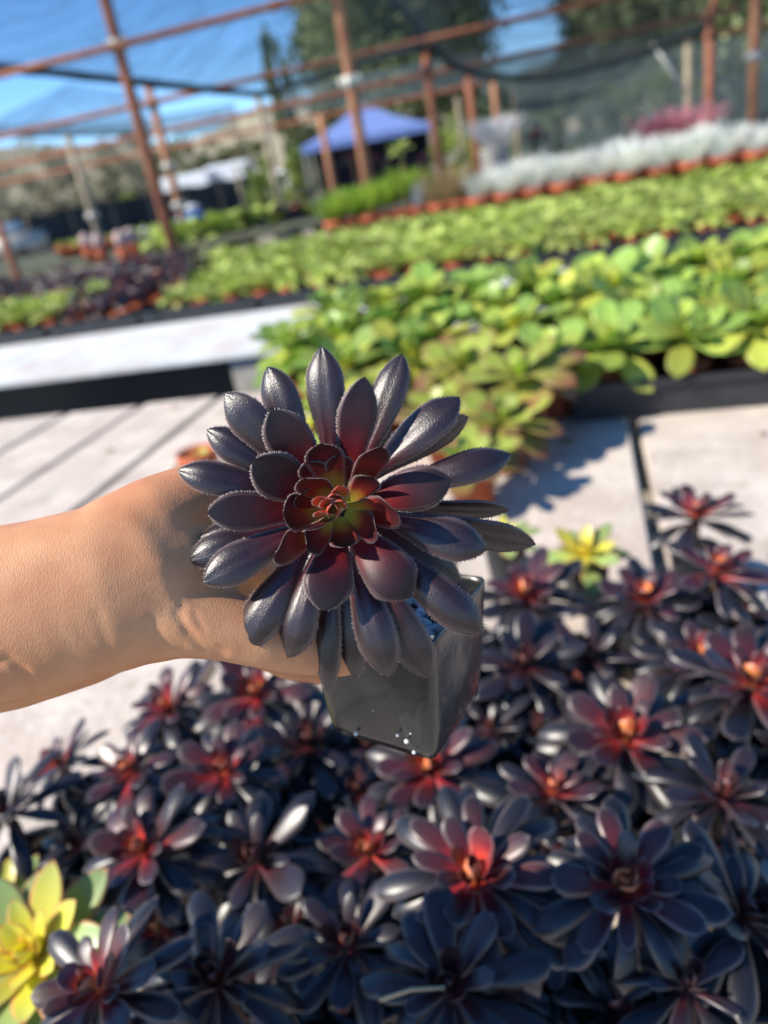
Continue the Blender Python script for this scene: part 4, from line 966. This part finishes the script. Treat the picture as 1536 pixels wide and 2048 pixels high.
# ------------------------------------------------------------------ the held potted plant
def held():
    # pot: thin square black nursery pot, its corner points measured as real points
    up = Vector((.0823, .0613, 1)).normalized(); ctr = P(795.6, 1192.4, .3354); yaw = .5196; W_ = .0419; H_ = .0615
    a = Vector((math.cos(yaw), math.sin(yaw), 0)); a = (a - up * a.dot(up)).normalized(); b = up.cross(a)
    Mx = Matrix(((a.x, b.x, up.x, ctr.x), (a.y, b.y, up.y, ctr.y), (a.z, b.z, up.z, ctr.z), (0, 0, 0, 1)))
    root = bpy.data.objects.new('held_potted_aeonium', None); COL.objects.link(root); root.matrix_world = Mx
    props(root, 'sharp black rosette with a red heart in a shiny black pot, held in the hand', 'plant')
    inv = Mx.inverted()
    # square ring with rounded corners; corners lie on the local axes
    def ring(s, z, wob=0, n=12, rc=.08):
        out = []
        cs = [Vector((0, -1, 0)), Vector((1, 0, 0)), Vector((0, 1, 0)), Vector((-1, 0, 0))]
        for k in range(4):
            c0, c1 = cs[k], cs[(k + 1) % 4]
            for i in range(n):
                t = rc / 2 + (1 - rc) * i / (n - 1)
                p = c0.lerp(c1, t) * s
                nn = (c0 + c1).normalized()
                q = (t - .5) * 2
                p = p + nn * wob * (1 - q * q) * (.5 + noise.noise(Vector((k * 3.1 + t * 2.0, z * 60, 0))))
                out.append(p + Vector((0, 0, z + (.0016 * noise.noise(Vector((k * 2 + t * 3, 5, 0))) if z > -.001 else 0))))
        return out
    V = []; Fc = []
    prof = [(.80, -H_, 0), (.862, -H_ + .0006, .001), (.882, -H_ + .005, .0015), (.92, -.045, .003), (.95, -.03, .0035), (.975, -.015, .002), (1.0, -.004, .001), (1.0, 0, 0), (.985, .0, 0), (.975, -.004, .0), (.955, -.02, .0), (.93, -.035, 0)]
    for s, z, wb in prof: V += ring(W_ * s, z, wb)
    n = 48
    for j in range(len(prof) - 1):
        for k in range(n): Fc.append((j * n + k, j * n + (k + 1) % n, (j + 1) * n + (k + 1) % n, (j + 1) * n + k))
    Fc.append(tuple(range(n))[::-1])
    m = mat('held_pot', (.020, .022, .024), .24, .5, noise_amt=.5, noise_scale=60, bump=.15, bump_scale=70, bump_dist=.003, trans=.03, tcol=(.25, .2, .13), coat=.2)
    # dusty film on the plastic
    t = m.node_tree; N = t.nodes; K = t.links; bs = N['Principled BSDF']
    tc = N.new('ShaderNodeTexCoord'); nz = N.new('ShaderNodeTexNoise'); nz.inputs['Scale'].default_value = 45; nz.inputs['Detail'].default_value = 8; nz.inputs['Distortion'].default_value = 1.5
    K.new(tc.outputs['Object'], nz.inputs['Vector']); mr = N.new('ShaderNodeMapRange'); mr.inputs[1].default_value = .42; mr.inputs[2].default_value = .75; mr.inputs[3].default_value = 0; mr.inputs[4].default_value = .55
    K.new(nz.outputs[0], mr.inputs[0]); mx = N.new('ShaderNodeMix'); mx.data_type = 'RGBA'; K.new(mr.outputs[0], mx.inputs[0]); mx.inputs[6].default_value = (.012, .013, .015, 1); mx.inputs[7].default_value = (.032, .035, .036, 1)
    K.new(mx.outputs[2], bs.inputs['Base Color']); mr2 = N.new('ShaderNodeMapRange'); mr2.inputs[3].default_value = .16; mr2.inputs[4].default_value = .36; K.new(nz.outputs[0], mr2.inputs[0]); K.new(mr2.outputs[0], bs.inputs['Roughness'])
    add('pot', mesh('pot', V, Fc, m, True), root)
    # soil with perlite
    rg = random.Random(9)
    V = []; Fc = []; g = 14
    for j in range(g + 1):
        for i in range(g + 1):
            u = (i / g * 2 - 1); v = (j / g * 2 - 1)
            V.append(Vector(((u + v) / 2 * W_ * .97, (u - v) / 2 * W_ * .97, -.014 + .003 * noise.noise(Vector((u * 3, v * 3, 2))))))
    for j in range(g):
        for i in range(g):
            q = j * (g + 1) + i; Fc.append((q, q + 1, q + g + 2, q + g + 1))
    add('soil', mesh('soil', V, Fc, M['soil'], True), root)
    bm = bmesh.new()
    for k in range(420):
        u, v = rg.uniform(-.97, .97), rg.uniform(-.97, .97); s = rg.choice((.0009, .0013, .002, .0028)) * rg.uniform(.7, 1.2)
        mm = Matrix.Translation(((u + v) / 2 * W_ * .92, (u - v) / 2 * W_ * .92, -.0125 + s * .4)) @ Euler((rg.random() * 6, rg.random() * 6, 0)).to_matrix().to_4x4() @ Matrix.Diagonal((s, s * rg.uniform(.6, 1), s * rg.uniform(.6, 1), 1))
        bmesh.ops.create_icosphere(bm, subdivisions=1, radius=1, matrix=mm)
    for v in bm.verts: v.co += Vector([rg.uniform(-.0003, .0003) for _ in range(3)])
    props(add('perlite', bm_mesh('perlite', bm, M['perlite']), root), kind='stuff')
    # a few crumbs stuck on the outside of the pot
    bm = bmesh.new()
    for fx, fz, s in ((.78, -.052, .0011), (.70, -.050, .0008), (.30, -.056, .0010), (.82, -.047, .0004), (.5, -.04, .0003), (.84, -.057, .0009)):
        k_ = 1 - .0 + .12 * (fz / H_)
        p = Vector((-1, 0, 0)).lerp(Vector((0, -1, 0)), fx) * W_ * k_ * 1.0 + Vector((-.7, -.7, 0)) * .0022 + Vector((0, 0, fz))
        bmesh.ops.create_icosphere(bm, subdivisions=1, radius=s, matrix=Matrix.Translation(p))
    props(add('crumbs', bm_mesh('crumbs', bm, M['perlite']), root), kind='stuff')
    # main stem
    heart = P(655, 1010, .296)
    bm = bmesh.new(); s0 = Vector((0, 0, -.015)); s2 = inv @ heart
    tube(bm, [s0, s0.lerp(s2, .5) + Vector((0, 0, .006)), s0.lerp(s2, .8) + Vector((0, 0, .003)), s2], [.0045, .0055, .010, .013], 14); add('stem', bm_mesh('stem', bm, M['stem'], True), root)
    # leaves: tip x, tip y, base x, base y, width (measured px), tip depth, base depth, bow, cup, ring, (lean right, lean down)
    zx = lambda v: 340 + v * .4883
    zy = lambda v: 680 + v * .4883
    LV = [
     (620, 26, 668, 610, 162, .302, .311, .006, -.12, 'outer', 0, -.25),
     (950, 55, 745, 600, 150, .305, .313, .006, -.12, 'outer', .1, -.25),
     (398, 108, 610, 600, 168, .304, .313, .007, -.18, 'outer', -.15, -.25),
     (226, 220, 600, 610, 172, .299, .311, .007, -.05, 'outer', -.25, -.1),
     (150, 365, 580, 640, 142, .304, .314, .007, -.18, 'outer', -.1, -.35),
     (30, 532, 590, 650, 142, .300, .312, .008, -.16, 'outer', -.1, -.25),
     (152, 706, 600, 690, 158, .294, .307, .005, .02, 'mid', -.1, .10),
     (105, 815, 560, 740, 120, .309, .316, .008, -.1, 'outer', .0, -.6),
     (70, 905, 570, 740, 150, .303, .314, .008, -.22, 'outer', -.2, .15),
     (134, 992, 600, 730, 165, .296, .308, .006, -.10, 'outer', -.25, .3),
     (288, 1268, 610, 770, 180, .307, .311, .010, -.30, 'outer', -.15, .15),
     (482, 1302, 640, 780, 165, .306, .311, .012, -.32, 'outer', -.05, .15),
     (642, 1440, 668, 800, 112, .320, .314, .010, -.25, 'outer', .15, .5),
     (760, 1385, 690, 800, 145, .322, .317, .010, -.25, 'outer', .0, .5),
     (895, 1386, 715, 780, 178, .300, .310, .012, -.34, 'outer', .05, .15),
     (1064, 1390, 760, 800, 165, .322, .320, .008, -.12, 'outer', .45, .45),
     (1284, 1204, 790, 770, 178, .294, .309, .010, -.36, 'outer', .15, .15),
     (1299, 860, 800, 700, 168, .293, .309, .008, -.16, 'outer', .15, .0),
     (1190, 985, 790, 720, 120, .318, .320, .008, -.05, 'outer', .8, .6),
     (1500, 838, 790, 690, 150, .308, .316, .010, -.05, 'outer', .9, .9),
     (1392, 698, 800, 680, 105, .314, .318, .008, -.05, 'outer', .8, 1.0),
     (1398, 466, 790, 640, 148, .304, .313, .010, -.16, 'outer', .05, -.2),
     (1224, 314, 770, 610, 140, .312, .318, .008, -.05, 'outer', .9, .5),
     (1186, 232, 760, 600, 172, .300, .311, .007, -.14, 'outer', .05, -.25),
     (905, 362, 760, 600, 120, .318, .321, .004, -.05, 'outer', .7, .8),
     (798, 150, 722, 620, 150, .291, .306, .004, .05, 'mid', .05, .1),
     (412, 286, 640, 620, 186, .289, .304, .003, .10, 'mid', -.05, .18),
     (340, 492, 620, 660, 196, .286, .302, .003, .14, 'mid', -.12, .12),
     (614, 424, 690, 650, 158, .281, .299, .0, .25, 'inner', 0, .15),
     (862, 436, 735, 655, 128, .277, .300, -.002, .25, 'inner', .35, .2),
     (1156, 572, 760, 665, 170, .289, .304, .006, -.06, 'mid', .1, .05),
     (932, 706, 730, 700, 150, .279, .300, -.001, .15, 'inner', .25, .25),
     (985, 1058, 720, 745, 202, .290, .304, .008, -.20, 'mid', .12, .15),
     (628, 1110, 690, 760, 188, .287, .303, .008, -.10, 'mid', .0, .22),
     (425, 884, 650, 730, 138, .281, .301, .003, .12, 'inner', -.05, .45),
     (462, 716, 640, 685, 150, .281, .299, .0, .22, 'inner', -.2, .10),
     (548, 566, 672, 660, 132, .277, .296, -.001, .30, 'inner', -.2, .12),
     (606, 640, 676, 680, 92, .2765, .293, -.001, .4, 'core', -.2, .1),
     (690, 596, 690, 665, 80, .2765, .293, -.001, .4, 'core', .1, -.1),
     (600, 706, 680, 715, 70, .2775, .295, -.001, .4, 'core', -.2, .5),
     (560, 780, 690, 728, 70, .277, .299, .0, .2, 'inner', -.1, 1.0),
     (520, 640, 660, 680, 110, .284, .300, .002, .15, 'inner', -.2, .1),
     (560, 500, 680, 650, 120, .286, .301, .002, .15, 'inner', -.1, .1),
     (690, 470, 705, 650, 110, .286, .301, .002, .12, 'inner', .1, .1),
     (830, 560, 730, 670, 110, .285, .301, .002, .12, 'inner', .2, .1),
     (850, 790, 720, 710, 120, .284, .301, .002, .10, 'inner', .2, .25),
     (720, 850, 700, 730, 120, .285, .301, .003, .05, 'inner', .1, .3),
     (560, 850, 680, 725, 120, .287, .301, .003, .08, 'inner', -.1, .3),
     (632, 650, 672, 678, 76, .2780, .290, 0, .35, 'core', -.1, 0),
     (668, 630, 674, 672, 72, .2782, .290, 0, .5, 'core', .1, 0),
     (706, 660, 676, 676, 70, .2782, .290, 0, .5, 'core', .2, .1),
     (644, 700, 672, 676, 68, .2786, .290, 0, .5, 'core', -.1, .2),
     (690, 700, 674, 676, 64, .2788, .290, 0, .5, 'core', .1, .2),
    ]
    for k, (tx, ty, bx, by, wp, dt, db, bow, cup, ring_, lx, ly) in enumerate(LV):
        dt -= .018; db -= .018
        if ring_ == 'outer' and abs(lx) < .6: lx, ly, cup = lx * .6 - .28, ly * .6 - .12, cup * 1.15 - .06
        B0 = P(zx(bx), zy(by), db); T0 = P(zx(tx), zy(ty), dt)
        if ring_ == 'core': B0 = B0
        axis = (T0 - B0); L = axis.length
        tow = -fw
        C1 = B0.lerp(T0, .35) + tow * bow * .8; C2 = B0.lerp(T0, .72) + tow * bow * (1.25 if cup < -.1 else .7)
        if ring_ == 'inner': C1 = B0.lerp(T0, .35) + (P(zx(tx), zy(ty), db) - B0) * .22; C2 = B0.lerp(T0, .75) + (P(zx(tx), zy(ty), db) - B0) * .12
        side = R.uniform(-1, 1) * L * .02; sv = axis.cross(tow).normalized() * side
        C1 = inv @ (C1 + sv); C2 = inv @ (C2 + sv * .5); b_ = inv @ B0; t_ = inv @ T0
        def cen(s, b_=b_, C1=C1, C2=C2, t_=t_): u = 1 - s; return b_ * u ** 3 + C1 * (3 * u * u * s) + C2 * (3 * u * s * s) + t_ * s ** 3
        hint = (inv.to_3x3() @ (tow + RT * lx + DN * ly)).normalized()
        ax = (inv.to_3x3() @ axis).normalized(); tw = R.uniform(-.12, .12)
        sidev = ax.cross(hint)
        def nor(s, hint=hint, sidev=sidev, tw=tw): return hint + sidev * (tw * (s - .4))
        wdt = wp * .4883 * ((dt + db) / 2) / F * (.95 if ring_ == 'outer' else 1.0)
        big = ring_ in ('outer', 'mid')
        Vv, Ff, cc = leaf_geo(cen, nor, wdt, dark_col(ring_), 26 if big else 16, 10, .0015 if big else .0011, cup, teeth=(56 if big else 34 if ring_ == 'inner' else 16), tooth=.00085 if big else .00060,
                              base=(.20 if ring_ == 'outer' else .34 if ring_ == 'mid' else .5), peak=(.70 if ring_ == 'outer' else .64), sharp=(.92 if ring_ == 'outer' else .88), groove=.045 if ring_ == 'outer' else .0, wob=.09 if big else .04)
        add('leaf', mesh('leaf', Vv, Ff, M['dark_leaf' if ring_ == 'outer' else 'heart_leaf'], True, cc), root)
    return root
held()

# ------------------------------------------------------------------ the hand
def hand():
    bm = bmesh.new()
    def loft(secs, n=28):
        """secs: (px, py, depth, half height m, half depth m); sections face along the limb"""
        secs = [(a, b, c + .016, d * (c + .016) / c, e * (c + .016) / c) for a, b, c, d, e in secs]
        pts = [P(a, b, c) for a, b, c, _, _ in secs]; rings = []
        for i, (p, s) in enumerate(zip(pts, secs)):
            t = (pts[min(i + 1, len(pts) - 1)] - pts[max(i - 1, 0)]).normalized()
            q = (fw - t * fw.dot(t)).normalized(); v = t.cross(q)
            rings.append([bm.verts.new(p + v * math.cos(2 * math.pi * k / n) * s[3] + q * math.sin(2 * math.pi * k / n) * s[4]) for k in range(n)])
        for i in range(len(rings) - 1):
            for k in range(n): bm.faces.new((rings[i][k], rings[i][(k + 1) % n], rings[i + 1][(k + 1) % n], rings[i + 1][k]))
        for r_, e, sg in ((rings[0], 0, -1), (rings[-1], -1, 1)):
            p = pts[e]; t = (pts[-1] - pts[-2]).normalized() if sg > 0 else (pts[0] - pts[1]).normalized()
            k_ = min(secs[e][3], secs[e][4])
            mid = [bm.verts.new(p + (v.co - p) * .72 + t * k_ * .62) for v in r_]
            tip = bm.verts.new(p + t * k_ * .95)
            for k in range(n):
                bm.faces.new((r_[k], r_[(k + 1) % n], mid[(k + 1) % n], mid[k])); bm.faces.new((mid[k], mid[(k + 1) % n], tip))
    # forearm and wrist into the back of the hand
    loft([(-1500, 2000, .27, .060, .055), (-1250, 1800, .268, .060, .055), (-850, 1590, .266, .052, .045), (-450, 1400, .264, .037, .029), (-200, 1280, .264, .0305, .022), (0, 1226, .268, .0303, .0205), (110, 1203, .270, .0300, .0200), (220, 1176, .273, .0302, .0195), (310, 1140, .278, .0318, .0185), (370, 1100, .286, .029, .016)])  # unseen elbow end thickened to broaden its cast shadow
    # darker heel of the hand and outer wrist, farther from the camera
    loft([(-1100, 1750, .290, .030, .028), (-500, 1450, .292, .026, .024), (-150, 1330, .294, .024, .022), (30, 1300, .295, .0225, .020), (170, 1268, .300, .020, .019), (300, 1220, .310, .018, .018), (400, 1170, .325, .017, .016)])
    # metacarpals to the index knuckle
    loft([(220, 1090, .276, .017, .016), (320, 1040, .283, .017, .0155), (400, 1000, .293, .0150, .014), (455, 1000, .305, .0125, .0125)])
    # index finger reaching behind the plant, round the far side of the pot
    loft([(430, 1000, .300, .0115, .0115), (520, 1030, .325, .0098, .0098), (610, 1065, .352, .0088, .0088), (700, 1100, .366, .0080, .0082), (790, 1112, .374, .0072, .0076)])
    # middle, ring and little finger lower down behind the pot
    loft([(400, 1080, .305, .0120, .0120), (500, 1130, .335, .0100, .0100), (600, 1180, .362, .0090, .0090), (700, 1205, .378, .0082, .0082), (800, 1210, .386, .0072, .0074)])
    loft([(390, 1150, .312, .0115, .0120), (490, 1210, .342, .0095, .0098), (590, 1262, .366, .0085, .0088), (690, 1285, .382, .0078, .0080), (770, 1285, .388, .0070, .0070)])
    loft([(380, 1210, .318, .0105, .0110), (480, 1280, .346, .0085, .0090), (580, 1330, .366, .0076, .0078), (660, 1345, .378, .0066, .0068)])
    # thumb: base mass, first joint, tip on the near wall of the pot
    loft([(190, 1215, .276, .0240, .0180), (290, 1218, .277, .0205, .0175), (385, 1232, .278, .0155, .0150), (455, 1252, .279, .0128, .0128), (525, 1272, .2815, .0118, .0118), (595, 1290, .286, .0110, .0105), (655, 1303, .290, .0098, .0090), (700, 1312, .2925, .0082, .0076)])
    # web of skin between thumb and index
    loft([(330, 1120, .286, .022, .0105), (400, 1130, .293, .020, .0085), (455, 1150, .299, .015, .0070)])
    me0 = bpy.data.meshes.new('tmp'); bm.to_mesh(me0); bm.free()
    tmp = bpy.data.objects.new('tmp', me0); COL.objects.link(tmp)
    md = tmp.modifiers.new('r', 'REMESH'); md.mode = 'VOXEL'; md.voxel_size = .0013
    md = tmp.modifiers.new('s', 'SMOOTH'); md.factor = .6; md.iterations = 26
    dg = bpy.context.evaluated_depsgraph_get(); ev = tmp.evaluated_get(dg)
    me = bpy.data.meshes.new_from_object(ev); bpy.data.objects.remove(tmp)
    # skin folds pressed into the surface (curves on the skin, given where they lie)
    folds = [([(356, 1228), (376, 1265), (404, 1292), (445, 1304)], .0007, 8), ([(388, 1228), (408, 1262)], .0003, 6),
             ([(305, 1240), (330, 1290), (352, 1325)], .0003, 9), ([(195, 1230), (215, 1290), (245, 1350)], .0003, 10),
             ([(-20, 1330), (15, 1318), (40, 1335), (70, 1372)], .0008, 9), ([(545, 1250), (552, 1290), (560, 1330)], .0003, 5), ([(575, 1250), (580, 1290), (586, 1335)], .0003, 5), ([(335, 1150), (352, 1190), (365, 1215)], .0003, 10)]
    segs = []
    for pl, dp, wd in folds:
        for (a, b) in zip(pl, pl[1:]): segs.append((a[0], a[1], b[0] - a[0], b[1] - a[1], dp, wd))
    me.calc_loop_triangles()
    nrm = [v.normal.copy() for v in me.vertices]
    for v, nn in zip(me.vertices, nrm):
        q = v.co - EYE; z = q.dot(fw)
        if nn.dot(fw) > .2 or z > .32: continue
        x = 768 + F * q.dot(RT) / z; y = 1024 + F * q.dot(DN) / z
        d = 0
        if -30 < x < 700:
            best = {}
            for (ax, ay, dx, dy, dp, wd) in segs:
                t = max(0, min(1, ((x - ax) * dx + (y - ay) * dy) / (dx * dx + dy * dy)))
                rr = (x - ax - dx * t) ** 2 + (y - ay - dy * t) ** 2
                e = dp * (math.exp(-rr / (2 * wd * wd)) - .35 * math.exp(-rr / (2 * (wd * 2.4) ** 2)))
                if abs(e) > abs(d): d = e
            # loose soft fan of folds towards the underside
            f = max(0, min(1, (y - 1215 - (x - 150) * .05) / 110)) * max(0, min(1, (430 - x) / 120))
            d += f * .00012 * math.sin((x - (y - 1200) * .35) * .09 + 5 * noise.noise(Vector((x * .008, y * .012, 0)))) * (.4 + noise.noise(Vector((x * .02, y * .006, 4))))
        d *= max(0, min(1, -nn.dot(fw) * 2.2)); d += .00018 * noise.noise(v.co * 90)
        v.co -= nn * d
    me.materials.clear()
    for p in me.polygons: p.use_smooth = True
    m = mat('skin', (.52, .27, .145), .52, .35, sss=.08, noise_amt=0)
    t = m.node_tree; N = t.nodes; K = t.links; bs = N['Principled BSDF']
    tc = N.new('ShaderNodeTexCoord')
    n1 = N.new('ShaderNodeTexNoise'); n1.inputs['Scale'].default_value = 38; n1.inputs['Detail'].default_value = 6; K.new(tc.outputs['Object'], n1.inputs['Vector'])
    cr = N.new('ShaderNodeValToRGB'); cr.color_ramp.elements[0].position = .3; cr.color_ramp.elements[0].color = (.50, .215, .10, 1); cr.color_ramp.elements[1].position = .7; cr.color_ramp.elements[1].color = (.64, .33, .165, 1)
    K.new(n1.outputs[0], cr.inputs[0]); n3 = N.new('ShaderNodeTexNoise'); n3.inputs['Scale'].default_value = 16; n3.inputs['Detail'].default_value = 8; n3.inputs['Roughness'].default_value = .7; K.new(tc.outputs['Object'], n3.inputs['Vector'])
    m3 = N.new('ShaderNodeMapRange'); m3.inputs[1].default_value = .45; m3.inputs[2].default_value = .72; m3.inputs[4].default_value = .6; K.new(n3.outputs[0], m3.inputs[0])
    x3 = N.new('ShaderNodeMix'); x3.data_type = 'RGBA'; K.new(m3.outputs[0], x3.inputs[0]); K.new(cr.outputs[0], x3.inputs[6]); x3.inputs[7].default_value = (.44, .155, .075, 1)
    K.new(x3.outputs[2], bs.inputs['Base Color'])
    # fine creases across the arm: stretched cells
    ax = (P(350, 1120, .28) - P(0, 1226, .268)).normalized(); rot = ax.to_track_quat('X', 'Z').to_euler()
    mp = N.new('ShaderNodeMapping'); mp.vector_type = 'TEXTURE'; mp.inputs['Rotation'].default_value = rot; mp.inputs['Scale'].default_value = (.0006, .0022, .0022)
    K.new(tc.outputs['Object'], mp.inputs[0])
    nd = N.new('ShaderNodeTexNoise'); nd.inputs['Scale'].default_value = .5; nd.inputs['Detail'].default_value = 2; K.new(mp.outputs[0], nd.inputs['Vector'])
    va = N.new('ShaderNodeVectorMath'); va.operation = 'MULTIPLY_ADD'; va.inputs[1].default_value = (1.2, 1.2, 1.2); K.new(nd.outputs['Color'], va.inputs[0]); K.new(mp.outputs[0], va.inputs[2])
    vo = N.new('ShaderNodeTexVoronoi'); vo.feature = 'DISTANCE_TO_EDGE'; vo.inputs['Scale'].default_value = 1.0; K.new(va.outputs[0], vo.inputs['Vector'])
    mr = N.new('ShaderNodeMapRange'); mr.inputs[1].default_value = 0; mr.inputs[2].default_value = .22; K.new(vo.outputs['Distance'], mr.inputs[0])
    n2 = N.new('ShaderNodeTexNoise'); n2.inputs['Scale'].default_value = 2600; n2.inputs['Detail'].default_value = 4; K.new(tc.outputs['Object'], n2.inputs['Vector'])
    ad = N.new('ShaderNodeMath'); ad.operation = 'MULTIPLY_ADD'; ad.inputs[1].default_value = .5; K.new(n2.outputs[0], ad.inputs[0]); K.new(mr.outputs[0], ad.inputs[2])
    bp = N.new('ShaderNodeBump'); bp.inputs['Strength'].default_value = .3; bp.inputs['Distance'].default_value = .0002; K.new(ad.outputs[0], bp.inputs['Height']); K.new(bp.outputs[0], bs.inputs['Normal'])
    me.materials.append(m); me.name = 'body'
    base = P(0, 1226, .268); root = empty('person', base); props(root, 'left hand and forearm of a person reaching in from the left to hold the pot', 'person')
    me.transform(Matrix.Translation(-base))
    add('body', me, root)
hand()

# ------------------------------------------------------------------ small litter
bm = bmesh.new(); rg = random.Random(21)
for k in range(260):
    p = at_z(rg.uniform(330, 1536), rg.uniform(1350, 2080), .853); s = rg.choice((.002, .003, .0045)) * rg.uniform(.6, 1.2)
    bmesh.ops.create_icosphere(bm, subdivisions=1, radius=s, matrix=Matrix.Translation(p + Vector((0, 0, s * .4))) @ Euler((rg.random() * 6, rg.random() * 6, 0)).to_matrix().to_4x4() @ Matrix.Diagonal((1, .8, .7, 1)))
props(add('grit', bm_mesh('grit', bm, M['perlite'])), label='white perlite grit scattered on the planks and dark soil under the black rosettes', cat='grit', kind='stuff')
DRY = unit_leaf('dry_leaf', lambda s, e: (.42, .27, .13), M['bush_leaf'], .4, (.2, -.3), .6, ns=8, nw=4, thick=.01)
for (px, py, z, L, ang, lab) in [(1110, 885, .853, .05, .1, 'dry tan leaf lying at the foot of the front black tray'), (1520, 872, .853, .03, 1, 'small dry brown leaf on the planks at the right edge'), (205, 905, .853, .04, .6, 'small dry brown leaf on the far left planks'), (355, 815, .853, .05, 2.6, 'reddish dry leaf near the back edge of the left planks')]:
    c = at_z(px, py, z); o = add('dry_leaf', DRY); o.location = c; o.scale = (L, L, L); o.rotation_euler.z = ang; props(o, lab, 'leaf')
for (a, b, lab) in [((1500, 1925, .95), (1630, 1880, .97), 'x'), ((760, 2000, 1.04), (890, 1975, 1.045), 'thin dry straw lying across the dark leaves at the bottom')]:
    if lab == 'x': continue
    p0 = at_z(*a); p1 = at_z(*b); bm = bmesh.new(); tube(bm, [Vector((0, 0, 0)), (p1 - p0) * .5 + Vector((0, 0, .004)), p1 - p0], .0012, 6)
    o = add('straw', bm_mesh('straw', bm, M['straw'], True)); o.location = p0; props(o, lab, 'straw')
